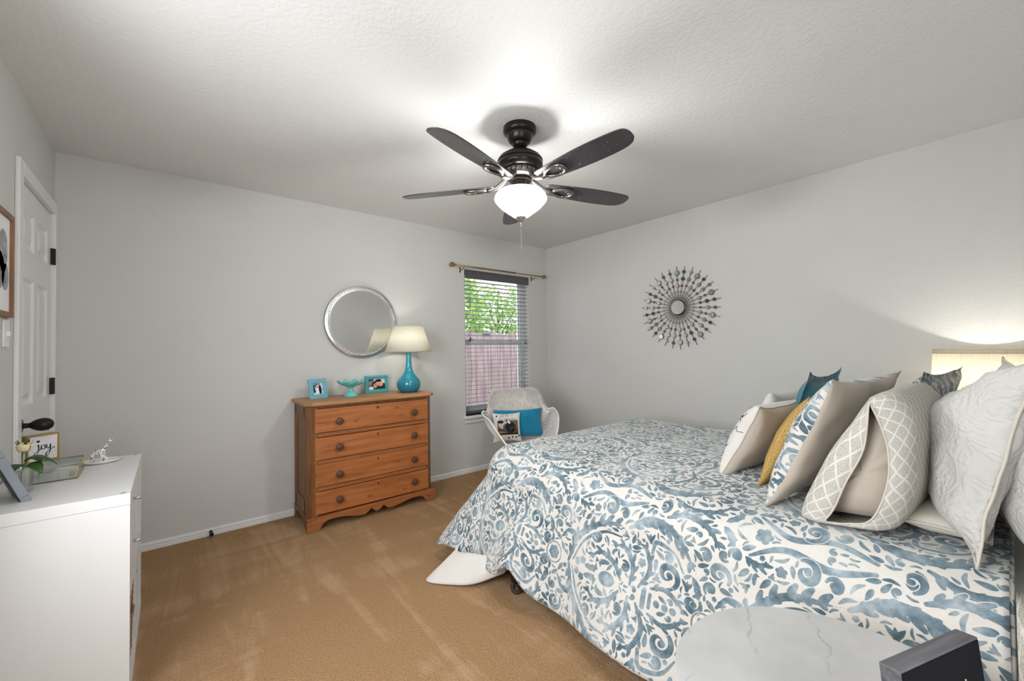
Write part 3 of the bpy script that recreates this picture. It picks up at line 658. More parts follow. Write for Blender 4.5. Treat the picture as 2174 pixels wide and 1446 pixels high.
def blade_mesh():
    top = [(.145, .036), (.16, .046), (.22, .052), (.32, .060), (.44, .066), (.54, .066), (.62, .060), (.665, .045), (.688, .020)]
    bot = [(.692, -.012), (.684, -.040), (.655, -.056), (.56, -.064), (.44, -.066), (.32, -.060), (.22, -.052), (.16, -.046), (.145, -.036)]
    o = [tuple(p) for p in curve(top, 40)]+[tuple(p) for p in curve([top[-1]]+bot, 44)][1:]
    return prism(o, -.003, .003, 'z')
def arm_mesh():
    a = Acc()
    a.tube([(.052, 0, .052), (.075, 0, .046), (.10, 0, .020), (.13, 0, .0), (.17, 0, -.010), (.20, 0, -.010)], [.013, .015, .015, .014, .013, .011], 10)
    a.tube([(.255+.0*t+.062*cos(t), .034*sin(t)*(1+.25*cos(t)), -.009) for t in np.linspace(0, 2*PI, 30)[:-1]], .0095, 8, True)
    a.sphere((.30, 0, -.008), .010, 8, (1.2, 1, .6))
    for x, y in ((.20, .0), (.27, .028), (.27, -.028)): a.sphere((x, y, -.011), .005, 6)
    a.add(([(x, y, z) for z in (-.0075, -.0035) for x, y in ((.17, -.02), (.235, -.036), (.30, -.024), (.30, .024), (.235, .036), (.17, .02))], [(5, 4, 3, 2, 1, 0), (6, 7, 8, 9, 10, 11)]+[(i, (i+1) % 6, (i+1) % 6+6, i+6) for i in range(6)])) if False else None
    return a
bl0 = fixn(pyobj('blade', *blade_mesh(), M['blade'], fan, False)); bev(bl0, .002); ar0 = fixn(arm_mesh().build('blade_bracket', M['iron'], bl0))
bl0.location = (0, 0, BZ)
for k in range(5):
    b = bl0 if k == 0 else dup(bl0, fan)
    b.rotation_euler = Matrix.Rotation(math.radians(TH0-90+72*k), 4, 'Z').to_3x3().__matmul__(Matrix.Rotation(math.radians(-12), 3, 'X')).to_euler()
    if k: dup(ar0, b)

lamp('fan_bulb', 'POINT', (FX, FY, 2.058), 104, (1, .985, .96), .065)

# ------------------------------------------------------------------ round beaded wall mirror
MC = (-2.219, -.002, 1.495)
mr = thing('wall_mirror', 'round frameless mirror with a beaded glass border above the dresser', 'mirror', MC)
def yl_(o): o.rotation_euler = (PI/2, 0, 0); return o
yl_(fixn(lathe('backing', [(.298, 0), (.304, .004), (.304, .020), (.300, .022)], M['black'], mr, 96)))
yl_(fixn(lathe('bevelled_border', [(.262, .0222), (.262, .0275), (.286, .0295), (.304, .0225), (.303, .0215)], M['silver'], mr, 96, cap=False)))
yl_(fixn(lathe('mirror_glass', [(.2635, .0222), (.2635, .0262)], M['mirror'], mr, 96)))
a = Acc()
for k in range(88):
    an = k*2*PI/88; a.sphere((.279*cos(an), .279*sin(an), .0295), .0072, 6, (1, 1, .7))
yl_(a.build('bead_border', M['silver'], mr))

# ------------------------------------------------------------------ sunburst mirror on the right wall
sb = thing('sunburst_mirror', 'sunburst wall mirror of wire rays and little round mirrors', 'mirror', (0, -1.668, 1.594))
sb.rotation_euler = (0, -PI/2, 0)   # local z points into the room, local x is up
fixn(lathe('centre_mirror', [(.060, .020), (.066, .020), (.066, .030), (.0625, .034), (.0605, .0325), (.0605, .0315)], M['iron'], sb, 48)); fixn(lathe('centre_glass', [(.061, .028), (.061, .0322)], M['mirror'], sb, 48))
Acc().tube([(.068*cos(t), .068*sin(t), .014) for t in np.linspace(0, 2*PI, 49)[:-1]], .004, 6, True).tube([(.09*cos(t), .09*sin(t), .014) for t in np.linspace(0, 2*PI, 49)[:-1]], .0016, 6, True).build('wire_hub', M['iron'], sb)
amber = mat('amber_glass', (.32, .12, .05), .15, .6); smoke = mat('smoked_mirror', (.16, .17, .19), .08, .9)
rs = random.Random(5)
def disc(name, r, m, c, parent):
    a = Acc().add(lathe_v([(r*.86, 0), (r, 0), (r, .006), (r*.9, .0085), (r*.86, .008)], 20, (c[0], c[1], .012)), 0).add(lathe_v([(r*.87, .0072), (r*.86, .0092)], 20, (c[0], c[1], .012)), 1)
    return fixn(a.build(name, [M['iron'], m], parent, False))
for k in range(30):
    an = k*2*PI/30+.03; e = Vector((cos(an), sin(an), 0)); s = Vector((-sin(an), cos(an), 0)); L = .365+rs.uniform(-.006, .006); kind = k % 3
    a = Acc()
    for sg in (-1, 1):
        a.tube([e*.07+s*sg*.0055+Vector((0, 0, .014)), e*.20+s*sg*.004+Vector((0, 0, .014)), e*.325+s*sg*.0015+Vector((0, 0, .014))], .0014, 5)
    a.tube([e*.30+Vector((0, 0, .014)), e*L+Vector((0, 0, .014))], .0024, 6)
    for q, r in ((.086, .0055), (.108, .0062), (.138, .0085)): a.tube([e*q+Vector((r*cos(t), r*sin(t), .015)) for t in np.linspace(0, 2*PI, 15)[:-1]], .0015, 5, True)
    ry = a.build('ray', M['iron'], sb)
    P3 = {0: ((.305, .0235, M['mirror']), (.248, .0105, amber), (.196, .0165, M['mirror'])), 1: ((.318, .0135, rs.choice([M['mirror'], amber])), (.257, .0165, M['mirror']), (.197, .0100, amber)), 2: ((.316, .0145, smoke), (.256, .0165, rs.choice([smoke, M['mirror']])), (.195, .0110, rs.choice([amber, smoke])))}[kind]
    for q, r, m in P3: disc('round_mirror', r, m, e*(q+rs.uniform(-.004, .004)), ry)
# wall bumpers that stand the sunburst off the wall
Acc().tube([(.05, 0, 0), (.05, 0, .02)], .004, 6).tube([(-.05, 0, 0), (-.05, 0, .02)], .004, 6).build('standoff', M['iron'], sb)
# ------------------------------------------------------------------ pine chest of drawers
DX, TOPZ = -2.262, .892
ch = thing('chest_of_drawers', 'orange pine four-drawer chest standing against the back wall', 'chest of drawers', (DX, 0, 0))
hx = .482; y0, y1 = -.425, -.022; cc = .045
bod = [(-hx, y1), (hx, y1), (hx, y0+cc), (hx-cc, y0), (-hx+cc, y0), (-hx, y0+cc)]
# carcass: chamfered corner posts, rails, side frames with sunk panels, back
a = Acc(); post = [(-hx, y0+cc), (-hx, y0+cc+.03), (-hx+.10, y0+cc+.03), (-hx+.10-.035, y0), (-hx+cc, y0)]
a.add(prism(post, .09, TOPZ-.03, 'z')); a.add(prism([(-x, y) for x, y in post][::-1], .09, TOPZ-.03, 'z'))
def abox(a, lo, hi, mi=0):
    b = BM((lo, hi)); b.verts.ensure_lookup_table(); a.add(([v.co.copy() for v in b.verts], [tuple(v.index for v in f.verts) for f in b.faces]), mi); b.free(); return a
for s in (-1, 1):
    X0, X1 = sorted((s*hx, s*(hx-.022)))
    abox(a, (X0, y0+cc+.02, .03), (X1, y0+cc+.07, TOPZ-.03)); abox(a, (X0, y1-.06, 0), (X1, y1, TOPZ-.03)); abox(a, (X0, y0+cc+.05, TOPZ-.11), (X1, y1-.04, TOPZ-.03)); abox(a, (X0, y0+cc+.05, .10), (X1, y1-.04, .20))
    abox(a, (s*(hx-.012)-.003, y0+cc+.05, .18), (s*(hx-.012)+.003, y1-.04, TOPZ-.10))
abox(a, (-hx+.02, y1-.012, .06), (hx-.02, y1, TOPZ-.03)); abox(a, (-hx+.03, y0+.012, TOPZ-.048), (hx-.03, y0+.05, TOPZ-.03)); abox(a, (-hx+.03, y0+.2, .085), (hx-.03, y1-.01, .10))
bev(fixn(a.build('carcass', M['pine_frame'], ch, False)), .002)
tp = [(-hx-.022, y1+.006), (hx+.022, y1+.006), (hx+.022, y0-.022+.05), (hx+.022-.05, y0-.022), (-hx-.022+.05, y0-.022), (-hx-.022, y0-.022+.05)]
bev(fixn(pyobj('top', *prism(tp, TOPZ-.028, TOPZ, 'z'), M['pine_top'], ch, False)), .010, 3)
# scalloped plinth, side bracket feet
def arc(x0, z0, x1, z1, h, n=10): return [(x0+(x1-x0)*t, z0+(z1-z0)*t+h*sin(PI*t)) for t in [i/n for i in range(1, n)]]
L = hx+.012
bz = .012
half = [(L-.002, 0), (L-.085, 0)]+[(L-.085-.075*(1-cos(t)), .062*sin(t)) for t in np.linspace(.15, PI/2, 8)]+[(.30-.04*0, .062)]+[(.30-.20*t, .062-.030*(1-cos(PI*t))/2) for t in np.linspace(.1, 1, 10)]
half += [(.10-.05*t, .032+.034*t**1.6) for t in np.linspace(.12, 1, 8)]+[(.046-.046*t, .066-.030*sin(PI*t/2)) for t in np.linspace(.15, 1, 7)]
pl = half+[(-x, z) for x, z in half[::-1][1:]]+[(-L, .098), (L, .098)]
bev(fixn(pyobj('plinth', *prism(pl, y0-.016, y0+.008), M['pine_base'], ch, False)), .003)
for s in (-1, 1):
    sp = [(y0-.010, 0), (y0+.055, 0)]+[(y0+.055+.05*sin(t), .05*(1-cos(t))) for t in np.linspace(.2, PI/2, 6)]+[(-.15, .075)]+[(-.12+.04*t, .075-.05*t*t) for t in np.linspace(.2, 1, 5)]+[(y1-.01, 0), (y1, 0), (y1, .098), (y0-.010, .098)]
    bev(fixn(pyobj('side_apron', *prism(sp, s*(hx+.004), s*(hx-.016), 'x'), M['pine_frame'], ch, False)), .002)
for z0, z1, zk in ((.676, .842, .747), (.484, .640, .563), (.298, .452, .369), (.106, .262, .190)):
    d = bev(obj('drawer', BM(((-.437, y0-.004, z0), (.437, y0+.36, z1))), M['pine'], ch), .004, 2)
    for xk in (-.278, .302):
        k = fixn(lathe('knob', [(.011, 0), (.010, .010), (.013, .014), (.023, .019), (.0262, .027), (.024, .036), (.016, .041), (.004, .043)], M['knob'], d, 28)); k.rotation_euler = (PI/2, 0, 0); k.location = (xk, y0-.004, zk)
    obj('keyhole', BM(((.008, y0-.0048, z1-.036), (.015, y0-.0038, z1-.018))), M['ink'], d)
    if z0 > .6: q = yl_(fixn(lathe('escutcheon', [(.007, 0), (.012, 0), (.012, .0016), (.007, .0016)], M['gold'], d, 20, cap=False))); q.location = (.0115, y0-.0042, z1-.027)
    obj('drawer_rail', BM(((-.445, y0+.004, z0-.030), (.445, y0+.03, z0-.004))), M['pine_base'], ch) if z0 > .2 else None
# --- on the chest
def photo_frame(name, label, loc, rz, w, h, bw, th, m, photo, lean, stand=True, sm=None, steps=0):
    t = thing('framed_photo', label, 'photo frame', loc, rz); R = Matrix.Rotation(-lean, 4, 'X')
    bm = bmesh.new()
    for lo, hi in (((-w/2, 0, 0), (w/2, th, bw)), ((-w/2, 0, h-bw), (w/2, th, h)), ((-w/2, 0, bw), (-w/2+bw, th, h-bw)), ((w/2-bw, 0, bw), (w/2, th, h-bw))): box(bm, lo, hi)
    if steps:
        b2, q = bw*.62, th*.22
        for lo, hi in (((-w/2+.004, -q, .004), (w/2-.004, 0, b2)), ((-w/2+.004, -q, h-b2), (w/2-.004, 0, h-.004)), ((-w/2+.004, -q, b2), (-w/2+b2, 0, h-b2)), ((w/2-b2, -q, b2), (w/2-.004, 0, h-b2))): box(bm, lo, hi, .003)
    bmesh.ops.transform(bm, matrix=R, verts=bm.verts); f = bev(obj('frame', bm, m, t), .0015)
    x, z = w/2-bw, h-bw; vs = [R @ Vector(v) for v in ((-x, th*.45, bw), (x, th*.45, bw), (x, th*.45, z), (-x, th*.45, z))]
    pyobj('photograph', vs+[v+R @ Vector((0, .002, 0)) for v in vs], [(0, 1, 2, 3), (7, 6, 5, 4)]+[(i, i+4, (i+1) % 4+4, (i+1) % 4) for i in range(4)], photo, t, False, uv=[(0, 0), (1, 0), (1, 1), (0, 1)]*2)
    bm = BM(((-w/2+.006, th*.6, .006), (w/2-.006, th, h-.006))); bmesh.ops.transform(bm, matrix=R, verts=bm.verts); obj('back_board', bm, sm or m, t)
    if stand:
        p = R @ Vector((0, th, h*.62)); n = Acc(); n.add(([(-w*.22, p.y, p.z), (w*.22, p.y, p.z), (w*.22, p.y+h*.26, 0), (-w*.22, p.y+h*.26, 0), (-w*.22, p.y+.004, p.z), (w*.22, p.y+.004, p.z), (w*.22, p.y+h*.26+.004, 0), (-w*.22, p.y+h*.26+.004, 0)], [(0, 1, 2, 3), (7, 6, 5, 4), (0, 4, 5, 1), (1, 5, 6, 2), (2, 6, 7, 3), (3, 7, 4, 0)])); fixn(n.build('easel', sm or m, t, False))
    return t
photo_frame('photo_frame', 'small sky blue square photo frame at the left end of the chest', (-2.600, -.165, TOPZ), .30, .142, .150, .031, .016, M['skyblue'], M['photo_wed'], .20)
photo_frame('photo_frame', 'teal moulded photo frame of two faces, beside the blue lamp', (-2.118, -.095, TOPZ), .10, .208, .148, .030, .018, M['tealpaint'], M['photo_faces'], .12, steps=1)
cp = thing('compote', 'aqua milk-glass compote dish with a ruffled rim on the chest', 'compote', (-2.374, -.19, TOPZ))
rings = []; seg = 72
for r, z, am, zr in ((.010, 0, 0, 0), (.050, 0, 0, 0), (.052, .004, 0, 0), (.044, .014, .0, 0), (.026, .030, 0, 0), (.016, .046, 0, 0), (.0145, .058, 0, 0), (.020, .070, 0, 0), (.046, .080, .01, 0), (.070, .092, .03, .003), (.088, .108, .035, .006), (.100, .119, .055, .009), (.098, .120, .055, .009), (.084, .110, .035, .006), (.060, .095, .02, .002), (.03, .086, 0, 0), (.004, .083, 0, 0)):
    rings.append([(r*(1+am*cos(8*t)+am*.4*cos(24*t))*cos(t), r*(1+am*cos(8*t)+am*.4*cos(24*t))*sin(t), z+zr*sin(8*t+.6)+zr*.35*sin(24*t)) for t in [2*PI*j/seg for j in range(seg)]])
fixn(pyobj('dish', *ring_mesh(rings), M['aqua'], cp))
a = Acc()
for k in range(22):
    for i in range(5):
        an = 2*PI*(k+.5*(i % 2))/22; r = (.049, .042, .034, .027, .021)[i]; z = (.008, .015, .022, .029, .036)[i]; a.sphere((r*cos(an), r*sin(an), z), .0036, 4)
a.build('hobnail_foot', M['aqua'], cp)
tl = thing('table_lamp', 'teal blue ceramic bottle lamp with a white cone shade, on the chest', 'lamp', (-1.902, -.238, TOPZ))
fixn(lathe('ceramic_base', [(.055, 0), (.072, .004), (.092, .028), (.100, .056), (.100, .082), (.092, .104), (.074, .126), (.050, .152), (.036, .180), (.028, .215), (.024, .26), (.022, .31), (.0225, .345), (.026, .352), (.010, .354)], M['blueglaze'], tl, 56))
fixn(lathe('socket', [(.010, .35), (.012, .352), (.012, .40), (.016, .402), (.016, .43)], M['brass'], tl, 20)); Acc().sphere((0, 0, .452), .026, 10, (1, 1, 1.25)).build('bulb', M['bulb'], tl)
sh = lathe('lamp_shade', [(.196, .343), (.122, .563)], M['cream_shade'], tl, 64, cap=False); so = sh.modifiers.new('s', 'SOLIDIFY'); so.thickness = .0015
a = Acc()
for t in (0, 2.1, 4.2): a.tube([(0, 0, .555), (.122*cos(t), .122*sin(t), .555)], .0014, 5)
a.tube([(.122*cos(t), .122*sin(t), .556) for t in np.linspace(0, 2*PI, 41)[:-1]], .0016, 5, True).tube([(0, 0, .48), (0, 0, .575)], .0022, 6).tube([(.196*cos(t), .196*sin(t), .344) for t in np.linspace(0, 2*PI, 49)[:-1]], .0016, 5, True)
a.build('shade_wires', M['brass'], tl)
lamp('table_lamp_bulb', 'POINT', (-1.902, -.238, TOPZ+.452), 9.0, (1, .97, .90), .03)

# ------------------------------------------------------------------ white cube cabinet on the left
CX0, CX1, CY0, CY1, CZ = -3.985, -3.588, -1.516, -.752, .752
cb = thing('cube_cabinet', 'white two-by-two cube shelf cabinet against the left wall', 'cabinet', (CX0, CY1, 0))
cw, cl = CX1-CX0, CY1-CY0
bev(obj('top_panel', BM(((0, -cl, CZ-.040), (cw, 0, CZ))), M['laminate'], cb), .0012)
bev(obj('bottom_panel', BM(((0, -cl, 0), (cw, 0, .038))), M['laminate'], cb), .0012)
obj('side_panel', BM(((0, -cl+.001, .038), (cw-.001, -cl+.038, CZ-.0405))), M['laminate'], cb); obj('side_panel', BM(((0, -.038, .038), (cw-.001, -.001, CZ-.0405))), M['laminate'], cb)
my, mz = -cl/2, (CZ-.002)/2
obj('divider', BM(((.004, my-.008, .038), (cw-.001, my+.008, CZ-.0405))), M['laminate'], cb)
obj('shelf', BM(((.004, -cl+.038, mz-.008), (cw-.001, my-.008, mz+.008)), ((.004, my+.008, mz-.008), (cw-.001, -.038, mz+.008))), M['laminate'], cb)
obj('back_panel', BM(((.002, -cl+.03, .03), (.006, -.03, CZ-.03))), M['laminate'], cb)
for z0, z1 in ((mz+.012, mz+.166), (mz+.172, CZ-.044)):
    d = obj('drawer', BM(((cw-.34, -cl+.042, z0), (cw-.003, my-.011, z1))), M['laminate'], cb); zc = z1-.03; yc = (-cl+my)/2+.015
    Acc().tube([(cw-.004, yc, zc), (cw+.020, yc, zc), (cw+.0202, yc, zc)], [.0052, .0052, .003], 14).build('rod_handle', M['chrome'], d)
for x, y in ((cw-.02, -cl+.018), (cw-.022, -.012)): fixn(lathe('screw_cap', [(.008, 0), (.008, .0006), (.002, .0007)], M['greyframe'], cb, 18, (x, y, CZ), cap=True))
def basket(label, loc):
    b = thing('wicker_basket', label, 'basket', loc, 0, 'wicker baskets in the cube cabinet'); rings = []; W_, L_, H_ = .33, .145, .315
    for i in range(27):
        z = H_*i/26; k = 1-.035*(1-z/H_); q = []
        for j in range(76):
            t = j/76*4; s = int(t); f = t-s; p = [(-1+2*f, -1), (1, -1+2*f), (1-2*f, 1), (-1, 1-2*f)][s]
            bmp = 1+.018*sin(j*PI/2*1.0+(i % 2)*PI)
            q.append((p[0]*W_/2*k*bmp, p[1]*L_*k*bmp, z))
        rings.append(q)
    inner = [[(x*.93, y*.93, max(.01, z)) for x, y, z in r] for r in rings[::-13]]
    fixn(pyobj('woven_body', *ring_mesh(rings+inner), M['wicker'], b, False)); Acc().tube([(W_/2*1.0*sx, L_*sy, H_) for sx, sy in ((-1, -1), (1, -1), (1, 1), (-1, 1))], .009, 8, True).build('rim', M['wicker'], b)
    Acc().tube([(W_/2-.004, -.05, .20), (W_/2+.005, -.035, .205), (W_/2+.005, .035, .205), (W_/2-.004, .05, .20)], .005, 8).build('handle', M['wicker'], b); return b
basket('brown woven basket in the near lower cube of the white cabinet', (CX0+cw-.173, CY0+.038+.166, .0385)); basket('brown woven basket in the far lower cube of the white cabinet', (CX0+cw-.183, CY1-.038-.166, .0385))
# --- on the cabinet
gf = thing('framed_photo', 'grey photo frame leaning on its black easel, nearest on the white cabinet', 'photo frame', (-3.842, -1.385, CZ), math.radians(108))
# local: front looks to -y (turned to face the room), leaning back towards +y
lean = .36; R = Matrix.Rotation(-lean, 4, 'X'); w, h, th, bw = .145, .195, .024, .022; bm = bmesh.new()
for lo, hi in (((-w, 0, 0), (0, th, bw)), ((-w, 0, h-bw), (0, th, h)), ((-w, 0, bw), (-w+bw, th, h-bw)), ((-bw, 0, bw), (0, th, h-bw))): box(bm, lo, hi)
bmesh.ops.transform(bm, matrix=Matrix.Translation((w, 0, 0)) @ R, verts=bm.verts); bev(obj('frame', bm, M['greyframe'], gf), .003)
bm = BM(((.012, th*.6, .012), (w-.012, th*1.12, h-.012))); bmesh.ops.transform(bm, matrix=R, verts=bm.verts); obj('back_board', bm, M['black'], gf)
vs = [R @ Vector(v) for v in ((bw, th*.4, bw), (w-bw, th*.4, bw), (w-bw, th*.4, h-bw), (bw, th*.4, h-bw))]; pyobj('photograph', vs, [(0, 1, 2, 3)], M['photo_wed'], gf, False, uv=[(0, 0), (1, 0), (1, 1), (0, 1)])
p = R @ Vector((w/2, th*1.12, h*.62)); fixn(pyobj('easel', [(w/2-.02, p.y, p.z), (w/2+.02, p.y, p.z), (w/2+.02, p.y+.075, 0), (w/2-.02, p.y+.075, 0), (w/2-.02, p.y+.005, p.z), (w/2+.02, p.y+.005, p.z), (w/2+.02, p.y+.080, 0), (w/2-.02, p.y+.080, 0)], [(0, 1, 2, 3), (7, 6, 5, 4), (0, 4, 5, 1), (1, 5, 6, 2), (2, 6, 7, 3), (3, 7, 4, 0)], M['black'], gf, False))
# joy sign
jy = thing('word_sign', 'small gold sided box sign reading joy on the white cabinet', 'sign', (-3.938, -.622, CZ), math.radians(38))
obj('box_frame', BM(((-.058, 0, 0), (.058, .045, .006)), ((-.058, 0, .118), (.058, .045, .124)), ((-.058, 0, .006), (-.052, .045, .118)), ((.052, 0, .006), (.058, .045, .118))), M['goldpaint'], jy)
sg = obj('white_panel', BM(((-.052, .003, .006), (.052, .04, .118))), M['paper'], jy)
def script(name, strokes, parent, m, r=.0016, off=(0, 0, 0), sc=1):
    a = Acc()
    for s in strokes: a.tube([(off[0]+p[0]*sc, off[1], off[2]+p[1]*sc) for p in curve(s, 36)], [r*(.55+.75*abs(sin(2.4*PI*i/36))) for i in range(37)], 6)
    return a.build(name, m, parent)
script('word_joy', [[(-.020, .072), (-.017, .078), (-.016, .060), (-.020, .038), (-.030, .026), (-.032, .036), (-.018, .050), (-.004, .060)],
    [(.004, .074), (-.006, .072), (-.006, .058), (.003, .056), (.008, .066), (.004, .074), (.012, .074)], [(.014, .074), (.013, .060), (.020, .057), (.027, .074)], [(.028, .076), (.026, .058), (.024, .038), (.014, .022), (.010, .032), (.024, .048), (.042, .058)]], sg, M['ink'], .0015, (0, .0024, 0))
Acc().add(([(-.018+.0065*(16*sin(t)**3)/16, .0022, .094+.0065*(13*cos(t)-5*cos(2*t)-2*cos(3*t)-cos(4*t))/16) for t in np.linspace(0, 2*PI, 33)[:-1]], [tuple(range(32))])).build('heart', M['ink'], sg, False)
# brass and glass jewellery box
jb = thing('jewellery_box', 'clear glass jewellery box with brass edges on the white cabinet', 'box', (-3.832, -1.038, CZ+.002), .03)
bx, by, bh = .064, .093, .052
a = Acc(); cs = [(-bx, -by), (bx, -by), (bx, by), (-bx, by)]
for z in (.002, bh): a.tube([(x, y, z) for x, y in cs], .0016, 6, True)
for x, y in cs: a.tube([(x, y, .002), (x, y, bh)], .0016, 6).sphere((x, y, 0), .0035, 6)
a.build('brass_edges', M['brass'], jb)
q = BM(*[((-bx, -by, .002), (bx, -by+.001, bh)), ((-bx, by-.001, .002), (bx, by, bh)), ((-bx, -by, .002), (-bx+.001, by, bh)), ((bx-.001, -by, .002), (bx, by, bh))]); obj('glass_sides', q, M['glass'], jb)
ld = obj('lid', BM(((-bx-.002, -by-.002, bh+.003), (bx+.002, by+.002, bh+.005))), M['glass'], jb); Acc().tube([(x*1.03, y*1.02, bh+.004) for x, y in cs], .0016, 6, True).sphere((bx+.002, 0, bh+.002), .004, 6).build('lid_edge', M['brass'], ld)
obj('mirror_base', BM(((-bx+.001, -by+.001, .001), (bx-.001, by-.001, .0028))), M['silver'], jb)
a = Acc(); path = [(.02, -.055, .0052), (.03, -.03, .0052), (.015, -.01, .0052), (.028, .012, .0052), (.012, .03, .0052), (.02, .05, .0052)]
for c in curve(path, 46): a.sphere((c[0], c[1], c[2]), .0021, 4)
tag(a.build('gold_necklace', M['brass']), 'thin gold chain necklace lying inside the glass jewellery box', 'necklace').location = (-3.812, -1.05, CZ+.002)
# rose in a glass vase
vz = thing('bud_vase', 'clear glass vase behind the grey photo frame', 'vase', (-3.93, -1.09, CZ))
vz.location = (-3.897, -1.230, CZ)
vo_ = lathe('glass_body', [(.004, .003), (.03, .003), (.032, .006), (.030, .05), (.034, .085), (.032, .085), (.028, .05), (.029, .010), (.004, .009)], M['glass'], vz, 32)
rose = thing('artificial_rose', 'cream rosebud with dark green leaves standing in the glass vase', 'flower', (-3.897, -1.230, CZ+.038))
Acc().tube([(0, 0, 0), (.004, .004, .05), (.006, .006, .115)], .0032, 8).build('stem', M['stem'], rose)
a = Acc()
for k in range(9):
    an = k*2.4; rr = .004+.0011*k; rg = []
    for i in range(7):
        u = i/6; rg.append([((rr+.010*sin(PI*min(1, u*.62+.1))*(.5+k*.06))*cos(an+v), (rr+.010*sin(PI*min(1, u*.62+.1))*(.5+k*.06))*sin(an+v), .108+.032*u*(1-.02*k)) for v in np.linspace(-.9, .9, 8)])
    vs, fs = ring_mesh([[tuple(Vector(p)+Vector((.006, .006, 0))) for p in r] for r in rg], False, False, False); a.add((vs, fs))
b = a.build('bud', M['petal'], rose); b.modifiers.new('s', 'SOLIDIFY').thickness = .0012
def leaf_mesh(base, dirv, L, Wd, droop=.3):
    d = Vector(dirv).normalized(); sd = d.cross(Vector((0, 0, 1))).normalized(); rings = []
    for i in range(9):
        t = i/8; c = Vector(base)+d*L*t+Vector((0, 0, L*(.25*t-droop*t*t*1.6))); wd = Wd*sin(PI*min(1, t*.93+.04))**.8
        rings.append([tuple(c+sd*wd*s+Vector((0, 0, abs(s)*wd*.35))) for s in (-1, -.5, 0, .5, 1)])
    return ring_mesh(rings, False, False, False)
for base, dv, L, Wd in (((.005, .004, .075), (1, .1, .1), .085, .026), ((.005, .004, .055), (.65, -.6, .1), .070, .026), ((.004, .004, .060), (-.5, -.8, 0), .05, .02), ((.005, .004, .07), (.5, .9, .2), .07, .024)):
    o = pyobj('leaf', *leaf_mesh(base, dv, L, Wd, .45), M['green'], rose); o.modifiers.new('s', 'SOLIDIFY').thickness = .0008
a = Acc()
for k in range(5):
    an = k*1.257; a.add(leaf_mesh((.006, .006, .112), (cos(an), sin(an), .6), .03, .006, -.3))
a.build('sepals', M['green'], rose)
# giraffe ring dish
gd = thing('ring_dish', 'white ring dish with a spotted giraffe and calf at the far end of the cabinet', 'dish', (-3.722, -.862, CZ))
rings = []
for r, z in ((.006, 0), (.040, 0), (.052, .006), (.062, .014), (.060, .015), (.05, .009), (.035, .006), (.004, .006)): rings.append([(r*1.12*cos(t), r*.86*sin(t), z) for t in [2*PI*j/40 for j in range(40)]])
fixn(pyobj('dish', *ring_mesh(rings), M['porcelain'], gd))
def giraffe(name, s, off, m, parent, rz):
    v = [(0, 0, .046), (.018, 0, .050), (.026, 0, .066), (.036, 0, .084), (.043, 0, .098), (.052, 0, .096), (-.016, 0, .042), (.020, .007, .034), (.021, .008, .004), (.020, -.007, .034), (.022, -.008, .004), (-.018, .007, .030), (-.020, .008, .004), (-.018, -.007, .030), (-.019, -.008, .004), (.040, .004, .106), (.040, -.004, .106), (-.024, 0, .034)]
    e = [(0, 1), (1, 2), (2, 3), (3, 4), (4, 5), (0, 6), (1, 7), (7, 8), (1, 9), (9, 10), (6, 11), (11, 12), (6, 13), (13, 14), (4, 15), (4, 16), (6, 17)]
    r = [.011, .0105, .0068, .0050, .0062, .0040, .0095, .0042, .0032, .0042, .0032, .0045, .0032, .0045, .0032, .0018, .0018, .0018]
    c, sn = cos(rz), sin(rz)
    me = bpy.data.meshes.new(name); me.from_pydata([((x*c-y*sn)*s+off[0], (x*sn+y*c)*s+off[1], z*s+.004) for x, y, z in v], e, []); o = mesh_obj(name, me, m, parent)
    k = o.modifiers.new('skin', 'SKIN'); sl = me.skin_vertices[0].data
    for i, q in enumerate(r): sl[i].radius = (q*s, q*s)
    sl[0].use_root = True; k.use_smooth_shade = True; o.modifiers.new('sub', 'SUBSURF').levels = 2; o.modifiers['sub'].render_levels = 2; return o
giraffe('giraffe_figure', .98, (-.012, .004), M['spots'], gd, -.25); giraffe('calf_figure', .55, (.012, -.022), M['porcelain'], gd, 2.6)

# ------------------------------------------------------------------ marble side table, black frame
tb = thing('side_table', 'round white marble-topped side table in the near corner beside the bed', 'table', (-2.541, -3.337, 0))
fixn(lathe('marble_top', [(.02, .578), (.262, .578), (.280, .584), (.2895, .594), (.2895, .597), (.287, .600), (.004, .600)], M['marble'], tb, 96))
fixn(lathe('pedestal', [(.17, 0), (.168, .008), (.10, .030), (.04, .09), (.026, .2), (.024, .40), (.04, .54), (.10, .574), (.10, .578)], M['trim'], tb, 48))
bf = thing('framed_box', 'black box frame with a grey weathered edge on the marble table', 'frame', (-2.590, -3.478, .600), math.radians(160.5)+PI)
# local x runs along the frame, its dark back looks to -y
W2, H2, T2 = .200, .182, .026; Rl = Matrix.Rotation(-.10, 4, 'X')
bm = bmesh.new()
for lo, hi in (((-W2/2, 0, 0), (W2/2, T2, .014)), ((-W2/2, 0, H2-.014), (W2/2, T2, H2)), ((-W2/2, 0, .014), (-W2/2+.014, T2, H2-.014)), ((W2/2-.014, 0, .014), (W2/2, T2, H2-.014))): box(bm, lo, hi)
bmesh.ops.transform(bm, matrix=Rl, verts=bm.verts); bev(obj('frame', bm, M['greywood'], bf), .001)
bm = BM(((-W2/2+.003, -.0015, .003), (W2/2-.003, .010, H2-.003))); bmesh.ops.transform(bm, matrix=Rl, verts=bm.verts); bk = obj('back_board', bm, M['ink'], bf)
for x, z in ((-.03, .10), (.045, .125)):
    bm = BM(((x-.002, -.004, z-.012), (x+.002, -.001, z+.012), .0008)); bmesh.ops.transform(bm, matrix=Rl, verts=bm.verts); obj('clip', bm, M['chrome'], bk)
from mathutils.bvhtree import BVHTree
